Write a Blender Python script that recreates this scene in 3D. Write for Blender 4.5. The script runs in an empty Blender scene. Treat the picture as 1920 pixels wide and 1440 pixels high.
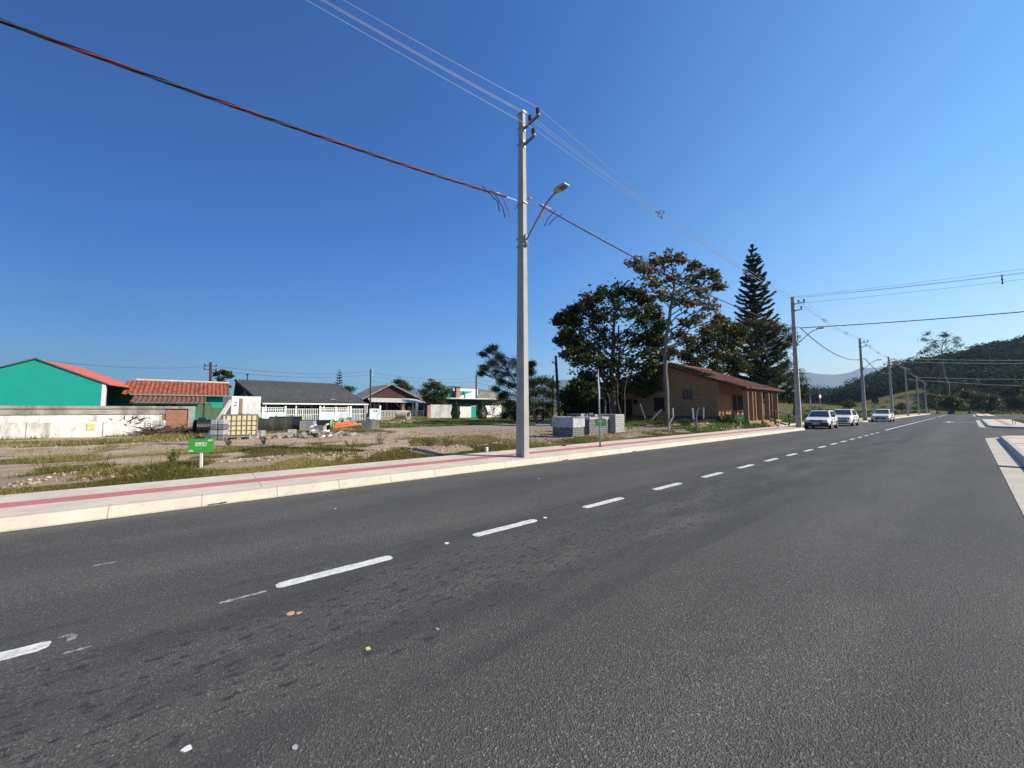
import bpy, math, random
import numpy as np
from mathutils import Vector, Matrix
R = random.Random(7); NR = np.random.default_rng(7)
sc = bpy.context.scene; COL = sc.collection
rad = math.radians; PI = math.pi
# ------------------------------------------------------------------ camera, sky, sun, exposure
FPX, HCAM, YAW = 700.0, 1.5, rad(50.76)
PITCH = math.atan(47/FPX)
cam = bpy.data.objects.new('camera', bpy.data.cameras.new('camera')); COL.objects.link(cam); sc.camera = cam
cam.data.sensor_width = 36; cam.data.lens = FPX/1920*36; cam.data.clip_start = 0.05; cam.data.clip_end = 40000
cam.location = (0, 0, HCAM); cam.rotation_euler = (PI/2+PITCH, 0, YAW-PI/2)
SUN_EL = rad(34); SUN_DIR = (0.56, -0.83)
world = bpy.data.worlds.new('World'); sc.world = world; world.use_nodes = True
wn = world.node_tree.nodes; wl = world.node_tree.links
bg = wn['Background']; sky = wn.new('ShaderNodeTexSky'); sky.sky_type = 'NISHITA'; sky.sun_disc = False
sky.sun_elevation = SUN_EL; sky.sun_rotation = math.atan2(SUN_DIR[0], SUN_DIR[1])
sky.air_density = 1.15; sky.dust_density = 0.15; sky.ozone_density = 2.6; sky.altitude = 0
hs = wn.new('ShaderNodeHueSaturation'); hs.inputs['Saturation'].default_value = 1.25
wl.new(sky.outputs[0], hs.inputs['Color'])
# the real sky deepens away from the sun's side: tint by world direction
wt = wn.new('ShaderNodeTexCoord'); wd = wn.new('ShaderNodeVectorMath'); wd.operation = 'DOT_PRODUCT'; wd.inputs[1].default_value = (.387, -.316, 0)
wl.new(wt.outputs['Generated'], wd.inputs[0]); wa = wn.new('ShaderNodeMath'); wa.operation = 'ADD'; wa.inputs[1].default_value = .5; wl.new(wd.outputs['Value'], wa.inputs[0])
def wramp(src, stops):
    q = wn.new('ShaderNodeValToRGB'); e = q.color_ramp.elements
    while len(e) < len(stops): e.new(.5)
    for k_, (p_, c_) in enumerate(stops): e[k_].position = p_; e[k_].color = (*c_, 1)
    wl.new(src, q.inputs[0]); return q.outputs[0]
def wmul(a_, b_):
    q = wn.new('ShaderNodeMix'); q.data_type = 'RGBA'; q.blend_type = 'MULTIPLY'; q.inputs[0].default_value = 1; wl.new(a_, q.inputs[6]); wl.new(b_, q.inputs[7]); return q.outputs[2]
wz = wn.new('ShaderNodeSeparateXYZ'); wl.new(wt.outputs['Generated'], wz.inputs[0])
skyc = wmul(wmul(hs.outputs[0], wramp(wa.outputs[0], [(.13, (.09, .31, .56)), (.5, (.345, .67, 1.02)), (.83, (.93, 1.04, 1.1))])), wramp(wz.outputs[2], [(0, (.98, .80, .79)), (.35, (1, 1, 1))]))
wl.new(skyc, bg.inputs[0]); bg.inputs[1].default_value = 0.128
sun = bpy.data.objects.new('sun', bpy.data.lights.new('sun', 'SUN')); COL.objects.link(sun)
sun.data.energy = 5.0; sun.data.angle = rad(0.5); sun.data.color = (1.0, 0.885, 0.73)
sv = Vector((SUN_DIR[0]*math.cos(SUN_EL), SUN_DIR[1]*math.cos(SUN_EL), math.sin(SUN_EL)))
sun.rotation_euler = sv.to_track_quat('Z', 'Y').to_euler(); sun.location = (0, 0, 60)
sc.view_settings.view_transform = 'Standard'; sc.view_settings.look = 'None'
sc.view_settings.exposure = 0.52; sc.view_settings.gamma = 1.0
sc.cycles.volume_step_rate = 10; sc.cycles.max_bounces = 6; sc.cycles.transparent_max_bounces = 12
# ------------------------------------------------------------------ surveying helpers: photo point -> place in the world
FW = (math.cos(YAW), math.sin(YAW)); RT = (FW[1], -FW[0])
def ray(u, v):
    a = (u-960)/FPX; b = (720-v)/FPX
    fw = math.cos(PITCH)-b*math.sin(PITCH); up = math.sin(PITCH)+b*math.cos(PITCH)
    return Vector((FW[0]*fw+RT[0]*a, FW[1]*fw+RT[1]*a, up))
def H(u, v, z=0.0):
    r = ray(u, v); t = (z-HCAM)/r.z; return Vector((r.x*t, r.y*t, z))
def D(u, v, d):
    r = ray(u, v); t = d/(r.x*FW[0]+r.y*FW[1]); return Vector((r.x*t, r.y*t, HCAM+r.z*t))
# ------------------------------------------------------------------ materials
def nt(name):
    m = bpy.data.materials.new(name); m.use_nodes = True
    return m, m.node_tree.nodes, m.node_tree.links, m.node_tree.nodes['Principled BSDF']
def noise(N, L, vec, scale, detail=4, rough=0.6):
    n = N.new('ShaderNodeTexNoise'); n.inputs['Scale'].default_value = scale
    n.inputs['Detail'].default_value = detail; n.inputs['Roughness'].default_value = rough
    if vec: L.new(vec, n.inputs['Vector'])
    return n.outputs['Fac']
def ramp(N, L, fac, stops):
    r = N.new('ShaderNodeValToRGB'); e = r.color_ramp.elements
    while len(e) < len(stops): e.new(0.5)
    for k, (p, c) in enumerate(stops):
        e[k].position = p; e[k].color = (*c, 1) if len(c) == 3 else c
    L.new(fac, r.inputs[0]); return r.outputs[0]
def mixc(N, L, fac, a, b, mode='MIX'):
    m = N.new('ShaderNodeMix'); m.data_type = 'RGBA'; m.blend_type = mode
    for s, x in ((m.inputs[0], fac), (m.inputs[6], a), (m.inputs[7], b)):
        if isinstance(x, (int, float)): s.default_value = x
        elif isinstance(x, tuple): s.default_value = (*x, 1)
        else: L.new(x, s)
    return m.outputs[2]
def mth(N, L, op, a, b=None):
    m = N.new('ShaderNodeMath'); m.operation = op
    for s, x in ((m.inputs[0], a), (m.inputs[1], b)):
        if x is None: continue
        if isinstance(x, (int, float)): s.default_value = x
        else: L.new(x, s)
    return m.outputs[0]
def bump(N, L, B, h, strength, dist):
    b = N.new('ShaderNodeBump'); b.inputs['Strength'].default_value = strength; b.inputs['Distance'].default_value = dist
    L.new(h, b.inputs['Height']); L.new(b.outputs[0], B.inputs['Normal'])
def coord(N, kind='Object', scale=None):
    t = N.new('ShaderNodeTexCoord'); return t.outputs[kind]
def mapping(N, L, vec, s):
    m = N.new('ShaderNodeMapping'); m.inputs['Scale'].default_value = s; L.new(vec, m.inputs['Vector']); return m.outputs[0]
def lin(c): return tuple((x/12.92 if x <= .04045 else ((x+.055)/1.055)**2.4) for x in c)
def s8(r, g, b): return lin((r/255, g/255, b/255))
MC = {}
def M(name, col, rough=0.8, var=0.25, scale=3.0, bmp=0.0, bs=30.0, metal=0.0, dirt=None, spec=0.4):
    if name in MC: return MC[name]
    m, N, L, B = nt(name); o = coord(N)
    f = noise(N, L, o, scale, 6, 0.65)
    lo = tuple(c*(1-var) for c in col); hi = tuple(min(1, c*(1+var*0.8)) for c in col)
    c = ramp(N, L, f, [(0.3, lo), (0.7, hi)])
    if dirt:
        f2 = noise(N, L, mapping(N, L, o, (1, 1, 0.25)), scale*0.6, 8, 0.75)
        k = ramp(N, L, f2, [(0.48, (0, 0, 0)), (0.66, (1, 1, 1))])
        c = mixc(N, L, k, c, dirt)
    L.new(c, B.inputs['Base Color']); B.inputs['Roughness'].default_value = rough; B.inputs['Metallic'].default_value = metal
    B.inputs['Specular IOR Level'].default_value = spec
    if bmp: bump(N, L, B, noise(N, L, o, bs, 6, 0.7), bmp, 0.02)
    MC[name] = m; return m
def leafmat(name, cols, trans=0.35):
    if name in MC: return MC[name]
    m, N, L, B = nt(name); a = N.new('ShaderNodeAttribute'); a.attribute_name = 'tint'
    c = ramp(N, L, a.outputs['Fac'], [(i/(len(cols)-1) if len(cols) > 1 else 0, k) for i, k in enumerate(cols)])
    L.new(c, B.inputs['Base Color']); B.inputs['Roughness'].default_value = 0.45; B.inputs['Specular IOR Level'].default_value = 0.28
    t = N.new('ShaderNodeBsdfTranslucent'); L.new(c, t.inputs['Color'])
    x = N.new('ShaderNodeMixShader'); x.inputs[0].default_value = trans
    L.new(B.outputs[0], x.inputs[1]); L.new(t.outputs[0], x.inputs[2]); L.new(x.outputs[0], N['Material Output'].inputs['Surface'])
    MC[name] = m; return m
def asphalt():
    m, N, L, B = nt('asphalt'); o = coord(N)
    v = N.new('ShaderNodeTexVoronoi'); v.inputs['Scale'].default_value = 120; L.new(o, v.inputs['Vector'])
    sep = N.new('ShaderNodeSeparateColor'); L.new(v.outputs['Color'], sep.inputs[0])
    c = ramp(N, L, sep.outputs[0], [(0.0, (.057, .054, .045)), (0.6, (.083, .079, .066)), (0.93, (.115, .11, .093)), (1.0, (.21, .203, .175))])
    big = noise(N, L, mapping(N, L, o, (0.35, 1.4, 1)), 0.9, 5, 0.6)
    c = mixc(N, L, ramp(N, L, big, [(0.35, (0, 0, 0)), (0.7, (1, 1, 1))]), c, mixc(N, L, 1.0, c, (1.4, 1.39, 1.36), 'MULTIPLY'))
    mid = noise(N, L, mapping(N, L, o, (0.5, 2.5, 1)), 2.2, 6, 0.75)
    c = mixc(N, L, ramp(N, L, mid, [(0.60, (0, 0, 0)), (0.72, (.55, .55, .55))]), c, (.11, .105, .1))
    # dark oily spots beside the centre line
    sx = N.new('ShaderNodeSeparateXYZ'); L.new(o, sx.inputs[0])
    band = mth(N, L, 'MULTIPLY', mth(N, L, 'GREATER_THAN', sx.outputs[1], 2.3), mth(N, L, 'LESS_THAN', sx.outputs[1], 3.55))
    sp = noise(N, L, mapping(N, L, o, (1.6, 4.2, 1)), 5.5, 3, 0.6)
    k = mth(N, L, 'MULTIPLY', band, ramp(N, L, sp, [(0.585, (0, 0, 0)), (0.61, (.9, .9, .9))]))
    c = mixc(N, L, k, c, (.03, .03, .03))
    wide = mth(N, L, 'MULTIPLY', mth(N, L, 'GREATER_THAN', sx.outputs[1], 1.9), mth(N, L, 'LESS_THAN', sx.outputs[1], 4.1))
    wn_ = ramp(N, L, noise(N, L, mapping(N, L, o, (.4, 1.5, 1)), 1.5, 4, .6), [(.42, (0, 0, 0)), (.6, (.5, .5, .5))])
    c = mixc(N, L, mth(N, L, 'MULTIPLY', wide, wn_), c, (.042, .041, .039))
    lane = N.new('ShaderNodeMath'); lane.operation = 'SINE'; L.new(mth(N, L, 'MULTIPLY', mth(N, L, 'ADD', sx.outputs[1], mth(N, L, 'MULTIPLY', big, .8)), 3.3), lane.inputs[0])
    c = mixc(N, L, mth(N, L, 'ADD', mth(N, L, 'MULTIPLY', lane.outputs[0], .16), .16), c, (.055, .0525, .045))
    dk = N.new('ShaderNodeMapRange'); dk.inputs[1].default_value = 6.9; dk.inputs[2].default_value = 7.6; L.new(sx.outputs[1], dk.inputs[0])
    c = mixc(N, L, mth(N, L, 'MULTIPLY', mth(N, L, 'POWER', dk.outputs[0], 2.0), mth(N, L, 'MULTIPLY', mid, .75)), c, (.24, .2, .155))
    # pale scuffs and dust
    sc_ = noise(N, L, mapping(N, L, o, (3, 9, 1)), 1.6, 9, 0.85)
    c = mixc(N, L, ramp(N, L, sc_, [(0.665, (0, 0, 0)), (0.72, (.75, .75, .75))]), c, (.26, .25, .23))
    L.new(c, B.inputs['Base Color']); B.inputs['Roughness'].default_value = 0.78; B.inputs['Specular IOR Level'].default_value = 0.35
    h = mth(N, L, 'ADD', v.outputs['Distance'], noise(N, L, o, 45, 5, 0.7))
    bump(N, L, B, h, 0.6, 0.011); return m
def concrete(name, col, joint=None, dirt=(.33, .28, .2)):
    m, N, L, B = nt(name); o = coord(N)
    f = noise(N, L, o, 1.3, 9, 0.7); f2 = noise(N, L, o, 12, 6, 0.7)
    c = ramp(N, L, f, [(.3, tuple(x*.80 for x in col)), (.7, tuple(min(1, x*1.10) for x in col))])
    c = mixc(N, L, ramp(N, L, f2, [(.52, (0, 0, 0)), (.8, (.6, .6, .6))]), c, dirt)
    f3 = noise(N, L, mapping(N, L, o, (.6, 2.2, 1)), 1.1, 7, .75)
    c = mixc(N, L, ramp(N, L, f3, [(.56, (0, 0, 0)), (.70, (.28, .28, .28))]), c, dirt)
    if joint:
        sx = N.new('ShaderNodeSeparateXYZ'); L.new(o, sx.inputs[0])
        fr = mth(N, L, 'FRACT', mth(N, L, 'DIVIDE', mth(N, L, 'ADD', sx.outputs[0], 60.0), joint))
        c = mixc(N, L, mth(N, L, 'LESS_THAN', fr, 0.012/joint), c, (.26, .23, .19))
    L.new(c, B.inputs['Base Color']); B.inputs['Roughness'].default_value = 0.85
    bump(N, L, B, noise(N, L, o, 60, 6, 0.7), 0.25, 0.01); return m
def ground_mat():
    m, N, L, B = nt('earth_and_grass'); o = coord(N)
    def at(n):
        a = N.new('ShaderNodeAttribute'); a.attribute_name = n; return a.outputs['Fac']
    n1 = noise(N, L, o, 0.8, 8, .7); n2 = noise(N, L, o, 9, 6, .75)
    sand = ramp(N, L, n1, [(.3, (.44, .32, .20)), (.5, (.58, .44, .29)), (.72, (.68, .54, .38))])
    sand = mixc(N, L, ramp(N, L, n2, [(.5, (0, 0, 0)), (.75, (.6, .6, .6))]), sand, (.24, .18, .11))
    n3 = noise(N, L, mapping(N, L, o, (.18, 1.6, 1)), 1.6, 6, .65)
    sand = mixc(N, L, ramp(N, L, n3, [(.45, (0, 0, 0)), (.62, (.65, .65, .65))]), sand, (.30, .22, .135))
    gv = ramp(N, L, n2, [(.3, (.19, .15, .11)), (.5, (.35, .28, .205)), (.7, (.50, .42, .32))])
    gr = ramp(N, L, n1, [(.25, (.075, .08, .02)), (.5, (.135, .13, .035)), (.75, (.24, .205, .075))])
    gr = mixc(N, L, ramp(N, L, n2, [(.45, (0, 0, 0)), (.7, (.7, .7, .7))]), gr, (.05, .06, .02))
    c = mixc(N, L, at('gravel'), sand, gv)
    gm = mth(N, L, 'ADD', at('grass'), mth(N, L, 'MULTIPLY', mth(N, L, 'SUBTRACT', n2, 0.5), 1.2))
    c = mixc(N, L, ramp(N, L, gm, [(.35, (0, 0, 0)), (.6, (1, 1, 1))]), c, gr)
    L.new(c, B.inputs['Base Color']); B.inputs['Roughness'].default_value = .95; B.inputs['Specular IOR Level'].default_value = .1
    bump(N, L, B, mth(N, L, 'ADD', n2, noise(N, L, o, 30, 6, .8)), 0.9, 0.06); return m
def brick(name, c1, c2, mortar, bw=.24, bh=.075, mort=.012, rough=.9, blotch=None, bv=.3):
    m, N, L, B = nt(name); uv = coord(N, 'UV')
    b = N.new('ShaderNodeTexBrick'); L.new(uv, b.inputs['Vector']); b.inputs['Scale'].default_value = 1
    b.inputs['Brick Width'].default_value = bw; b.inputs['Row Height'].default_value = bh; b.inputs['Mortar Size'].default_value = mort
    b.inputs['Color1'].default_value = (*c1, 1); b.inputs['Color2'].default_value = (*c2, 1); b.inputs['Mortar'].default_value = (*mortar, 1)
    f = noise(N, L, coord(N), 2.2, 7, .7)
    c = mixc(N, L, ramp(N, L, f, [(.35, (0, 0, 0)), (.7, (bv, bv, bv))]), b.outputs['Color'], (.05, .04, .03) if blotch is None else blotch)
    L.new(c, B.inputs['Base Color']); B.inputs['Roughness'].default_value = rough
    bump(N, L, B, mth(N, L, 'MULTIPLY', b.outputs['Fac'], -1), .6, .01); return m
def glassmat(name, col=(.03, .04, .05), rough=.08):
    m, N, L, B = nt(name); B.inputs['Base Color'].default_value = (*col, 1); B.inputs['Roughness'].default_value = rough
    B.inputs['Specular IOR Level'].default_value = .8
    L.new(ramp(N, L, noise(N, L, coord(N), 4, 2), [(.3, col), (.7, tuple(x*1.6 for x in col))]), B.inputs['Base Color']); return m
def carpaint(name, col):
    m, N, L, B = nt(name)
    L.new(ramp(N, L, noise(N, L, coord(N), 2.5, 5), [(.3, tuple(c*.93 for c in col)), (.7, col)]), B.inputs['Base Color'])
    B.inputs['Roughness'].default_value = .35; B.inputs['Coat Weight'].default_value = .6; B.inputs['Coat Roughness'].default_value = .06; return m
# ------------------------------------------------------------------ mesh helpers
def meta(o, label=None, cat=None, group=None, kind=None):
    if label: o['label'] = label
    if cat: o['category'] = cat
    if group: o['group'] = group
    if kind: o['kind'] = kind
    return o
RM = {}
def thing(name, label, cat, loc=(0, 0, 0), rz=0.0, group=None):
    o = bpy.data.objects.new(name, None); COL.objects.link(o); o.empty_display_size = .2
    o.location = loc; o.rotation_euler = (0, 0, rz)
    RM[o.name] = Matrix.Translation(Vector(loc)) @ Matrix.Rotation(rz, 4, 'Z')
    return meta(o, label, cat, group)
def addmesh(name, me, mats, parent=None, smooth=False):
    o = bpy.data.objects.new(name, me); COL.objects.link(o)
    for m in (mats if isinstance(mats, (list, tuple)) else [mats]): me.materials.append(m)
    if parent: o.parent = parent; RM[o.name] = RM.get(parent.name, Matrix())
    if smooth: me.polygons.foreach_set('use_smooth', [True]*len(me.polygons))
    return o
class MB:
    def __init__(s): s.v = []; s.f = []; s.mi = []; s.cur = 0
    def add(s, vs, fs):
        n = len(s.v); s.v += [tuple(p) for p in vs]
        for f in fs: s.f.append([n+i for i in f]); s.mi.append(s.cur)
        return s
    def box(s, x0, x1, y0, y1, z0, z1):
        vs = [(x, y, z) for z in (z0, z1) for y in (y0, y1) for x in (x0, x1)]
        return s.add(vs, [(0, 2, 3, 1), (4, 5, 7, 6), (0, 1, 5, 4), (2, 6, 7, 3), (0, 4, 6, 2), (1, 3, 7, 5)])
    def cbox(s, c, sx, sy, sz, rz=0, rx=0, ry=0):
        Mx = Matrix.Rotation(rz, 3, 'Z') @ Matrix.Rotation(ry, 3, 'Y') @ Matrix.Rotation(rx, 3, 'X')
        vs = [Vector(c)+Mx @ Vector((a*sx/2, b*sy/2, d*sz/2)) for d in (-1, 1) for b in (-1, 1) for a in (-1, 1)]
        return s.add(vs, [(0, 2, 3, 1), (4, 5, 7, 6), (0, 1, 5, 4), (2, 6, 7, 3), (0, 4, 6, 2), (1, 3, 7, 5)])
    def bar(s, p, q, w, h=None):
        p = Vector(p); q = Vector(q); d = q-p; h = h or w
        rot = d.to_track_quat('X', 'Z').to_matrix(); L_ = d.length
        vs = [p+rot @ Vector((a*L_, b*w/2, c*h/2)) for c in (-1, 1) for b in (-1, 1) for a in (0, 1)]
        return s.add(vs, [(0, 2, 3, 1), (4, 5, 7, 6), (0, 1, 5, 4), (2, 6, 7, 3), (0, 4, 6, 2), (1, 3, 7, 5)])
    def tube(s, pts, r, n=8, cap=True):
        pts = [Vector(p) for p in pts]; k = len(pts)
        rs = r if isinstance(r, (list, tuple)) else [r]*k
        base = len(s.v); up = None
        for i, p in enumerate(pts):
            t = (pts[min(i+1, k-1)]-pts[max(i-1, 0)]).normalized()
            if up is None: up = t.orthogonal().normalized()
            a = (up-t*up.dot(t)); a = a.normalized() if a.length > 1e-6 else t.orthogonal().normalized(); up = a; b = t.cross(a)
            for j in range(n):
                an = 2*PI*j/n; s.v.append(tuple(p+(a*math.cos(an)+b*math.sin(an))*rs[i]))
        for i in range(k-1):
            for j in range(n):
                s.f.append([base+i*n+j, base+i*n+(j+1) % n, base+(i+1)*n+(j+1) % n, base+(i+1)*n+j]); s.mi.append(s.cur)
        if cap:
            s.f.append([base+j for j in range(n)][::-1]); s.mi.append(s.cur)
            s.f.append([base+(k-1)*n+j for j in range(n)]); s.mi.append(s.cur)
        return s
    def prism(s, poly, a, b):     # polygon given as 3D points, extruded from +a to +b (vectors)
        n = len(poly); a = Vector(a); b = Vector(b)
        vs = [Vector(p)+a for p in poly]+[Vector(p)+b for p in poly]
        return s.add(vs, [list(range(n))[::-1], list(range(n, 2*n))]+[(i, (i+1) % n, n+(i+1) % n, n+i) for i in range(n)])
    def lathe(s, prof, c, n=12, axis='Z'):
        base = len(s.v); c = Vector(c); k = len(prof)
        for (r, z) in prof:
            for j in range(n):
                an = 2*PI*j/n; x, y = r*math.cos(an), r*math.sin(an)
                p = {'Z': (x, y, z), 'X': (z, x, y), 'Y': (x, z, y)}[axis]; s.v.append(tuple(c+Vector(p)))
        for i in range(k-1):
            for j in range(n): s.f.append([base+i*n+j, base+i*n+(j+1) % n, base+(i+1)*n+(j+1) % n, base+(i+1)*n+j]); s.mi.append(s.cur)
        s.f.append([base+j for j in range(n)][::-1]); s.mi.append(s.cur)
        s.f.append([base+(k-1)*n+j for j in range(n)]); s.mi.append(s.cur)
        return s
    def build(s, name, mats, parent=None, world=False, smooth=False, bevel=0, origin=None, flat_uv=True):
        vs = s.v
        if world and parent is not None:
            Mi = RM[parent.name].inverted(); vs = [tuple(Mi @ Vector(p)) for p in vs]
        if origin is not None: vs = [tuple(Vector(p)-Vector(origin)) for p in vs]
        me = bpy.data.meshes.new(name); me.from_pydata(vs, [], s.f)
        me.polygons.foreach_set('material_index', s.mi)
        uvl = me.uv_layers.new(name='UVMap'); uv = np.zeros(len(me.loops)*2, dtype=np.float32)
        me.update()
        for p in me.polygons:
            nx, ny, nz = (abs(c) for c in p.normal)
            for li in p.loop_indices:
                c = me.vertices[me.loops[li].vertex_index].co
                if nz >= nx and nz >= ny: w = (c.x, c.y)
                elif nx > ny: w = (c.y, c.z)
                else: w = (c.x, c.z)
                uv[2*li] = w[0]; uv[2*li+1] = w[1]
        uvl.data.foreach_set('uv', uv)
        o = addmesh(name, me, mats, parent, smooth)
        if origin is not None: o.location = origin
        if bevel:
            b = o.modifiers.new('bevel', 'BEVEL'); b.width = bevel; b.segments = 2; b.limit_method = 'ANGLE'
        return o
def fast(name, V, F, mats, parent=None, tint=None, smooth=False, mi=None):
    V = np.asarray(V, dtype=np.float32); F = np.asarray(F, dtype=np.int32); nf, k = F.shape
    me = bpy.data.meshes.new(name); me.vertices.add(len(V)); me.vertices.foreach_set('co', V.ravel())
    me.loops.add(nf*k); me.loops.foreach_set('vertex_index', F.ravel())
    me.polygons.add(nf); me.polygons.foreach_set('loop_start', np.arange(0, nf*k, k, dtype=np.int32))
    me.polygons.foreach_set('loop_total', np.full(nf, k, dtype=np.int32))
    if smooth: me.polygons.foreach_set('use_smooth', np.ones(nf, dtype=bool))
    if tint is not None:
        a = me.attributes.new('tint', 'FLOAT', 'FACE'); a.data.foreach_set('value', np.asarray(tint, dtype=np.float32))
    if mi is not None: me.polygons.foreach_set('material_index', np.asarray(mi, dtype=np.int32))
    me.update(calc_edges=True); me.validate()
    o = bpy.data.objects.new(name, me); COL.objects.link(o)
    for m in (mats if isinstance(mats, (list, tuple)) else [mats]): me.materials.append(m)
    if parent: o.parent = parent
    return o
def vnoise(x, y, s, seed=0):      # smooth value noise
    g = np.random.default_rng(1000+seed).random((256, 256)); x = np.asarray(x)/s+1000.3; y = np.asarray(y)/s+1000.7
    xi = np.floor(x).astype(int); yi = np.floor(y).astype(int); fx = x-xi; fy = y-yi
    fx = fx*fx*(3-2*fx); fy = fy*fy*(3-2*fy); a = g[xi % 256, yi % 256]; b = g[(xi+1) % 256, yi % 256]
    c = g[xi % 256, (yi+1) % 256]; d = g[(xi+1) % 256, (yi+1) % 256]
    return (a*(1-fx)+b*fx)*(1-fy)+(c*(1-fx)+d*fx)*fy
def fb(x, y, s, seed=0): return .55*vnoise(x, y, s, seed)+.28*vnoise(x, y, s/2.1, seed+1)+.17*vnoise(x, y, s/4.3, seed+2)
def sst(a, b, x): t = np.clip((x-a)/(b-a), 0, 1); return t*t*(3-2*t)
# ------------------------------------------------------------------ terrain
RIDGE = np.array([(-3000, 6), (600, 6), (1100, 10), (1480, 22), (1560, 22), (1585, 20), (1600, 30), (1640, 46), (1680, 60), (1725, 66), (1800, 78), (1835, 87), (1870, 101), (1925, 110), (2050, 122), (2300, 140), (2700, 110), (3600, 60), (6000, 20)], float)
def th(x, y):
    x = np.asarray(x, float); y = np.asarray(y, float)
    d = x*FW[0]+y*FW[1]; a = x*RT[0]+y*RT[1]; r = np.hypot(x, y)
    u = 960+700*a/np.maximum(d, 1e-3); u = np.where(d < 0.2*np.abs(a), np.where(a > 0, 4400, -2000), u)
    el = np.interp(u, RIDGE[:, 0], RIDGE[:, 1])/700
    kk = np.minimum(np.maximum(d, .25*r), 900)
    rise = sst(190+60*vnoise(x, y, 90, 5), 460, r)
    hill = el*460*rise*np.where(r > 460, np.clip(1+(r-460)/1500, 1, 1.2), 1)*np.clip(kk/np.maximum(r, 1), .3, 1)
    hill = hill*(1+0*x)+np.where(r > 170, (fb(x, y, 70, 9)-.5)*16*sst(230, 420, r)*sst(8, 60, el*700), 0)
    left = (y > 9.72) & (y < 200)
    base = 0.10+0*x
    n = (fb(x, y, 3.0, 20)-.5)
    lot = 0.12+n*0.10+0.16*np.exp(-((y-11.1)/0.7)**2)*(0.3+fb(x, y, 2.2, 31))+0.05*(fb(x, y, .7, 40)-.5)
    lot = lot+0.42*np.exp(-((x-36)/9)**4)*sst(10.3, 14.0, y)*(1-sst(26, 34, y))
    lot = lot+0.55*np.exp(-(((x-13.6)/1.3)**2+((y-32.3)/1.1)**2))+0.45*np.exp(-((x-21)/7)**2-((y-52)/6)**2)
    lot = lot-0.10*sst(9.72, 10.3, 20-y+0*x)*0
    edge = sst(9.7, 10.2, y)
    z = np.where(left, 0.10*(1-edge)+lot*edge, base+(fb(x, y, 9, 50)-.5)*.12*sst(3.2, 6, -y))
    z = np.where((y > -3.05) & (y < 9.72), -0.06, z)
    z = np.where((x > 31) & (x < 50) & (y <= -3.0) & (y > -60), -0.06, z)
    z = np.where((x > 80) & (x < 120) & (y <= -3.0) & (y > -60), -0.06, z)
    z = np.where((x > 34.0) & (x < 58.4) & (y < 10.6) & (y > 9), -0.06, z)
    return z+hill
def masks(x, y):
    n = fb(x, y, 3.2, 60); n2 = fb(x, y, 1.1, 70)
    g = np.ones_like(x)*0.85
    lot = (y > 9.6) & (y < 62) & (x > -60) & (x < 62)
    gg = 0.15+0*x
    gg = np.where(y < 10.12+.25*n, .8, gg)
    gg = np.where((y > 10.12+.25*n) & (y < 12.0+n), .08+.62*(n2 > .545), gg)
    gl = np.clip(.42+(n-.45)*3.0+(n2-.5)*3.2, 0, 1)
    xr = sst(10, 14, x+2*n)
    gg = np.where((y >= 12.3) & (y < 15.6+2*n), gl*(1-xr)+.12*xr, gg)
    gg = np.where((y >= 15.6+2*n) & (y < 20.5+1.5*n), .02+.5*(n2 > .62)*(1-xr), gg)
    far = np.clip(.7+(n-.45)*4, 0, 1)
    gg = np.where(y >= 20.5+1.5*n, np.where(x < 9, far*.75, .05), gg)
    gg = np.where((y > 25+3*n) & (x > 9), far, gg)
    gg = np.where((x > 22) & (y > 12) & (y < 30), np.clip(.55+(n-.45)*4, 0, 1), gg)
    gg = np.where((x > 26) & (y > 9.7) & (y < 13), np.clip(.5+(n-.5)*5, 0, 1), gg)
    gg = np.where((y > 28.8) & (x < 2), .7, gg)
    g = np.where(lot, gg, g)
    gv = np.where(lot, np.clip(sst(8, 13, x)*.85*(1-sst(24, 30, x))+1.0*((y > 10.3) & (y < 12.3))*.6, 0, 1), 0)
    return g, gv
def lines(segs):
    out = []
    for a, b, st in segs: out += list(np.arange(a, b, st))
    return np.unique(np.array(out))
gx = np.concatenate([-np.geomspace(9000, 32, 40), np.arange(-30, 64, .25), np.arange(64, 180, 2.0), np.arange(180, 900, 9), np.geomspace(900, 12000, 24)])
gy = np.concatenate([-np.geomspace(9000, 620, 20), np.arange(-600, -60, 9), np.arange(-60, -4, 2.0), [-3.4, -3.05, -3.0, -1, 2, 5, 8, 9.69], np.arange(9.73, 62, .25), np.arange(63, 180, 3.0), np.arange(180, 700, 10), np.geomspace(700, 12000, 24)])
GX, GY = np.meshgrid(gx, gy); GZ = th(GX, GY)
nxg, nyg = len(gx), len(gy); idx = np.arange(nxg*nyg).reshape(nyg, nxg)
GF = np.stack([idx[:-1, :-1], idx[:-1, 1:], idx[1:, 1:], idx[1:, :-1]], -1).reshape(-1, 4)
ground = fast('ground', np.stack([GX, GY, GZ], -1).reshape(-1, 3), GF, ground_mat(), smooth=True)
ga, gvv = masks(GX.ravel(), GY.ravel())
for nme, arr in (('grass', ga), ('gravel', gvv)):
    a = ground.data.attributes.new(nme, 'FLOAT', 'POINT'); a.data.foreach_set('value', arr.astype(np.float32))
meta(ground, kind='structure')
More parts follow.
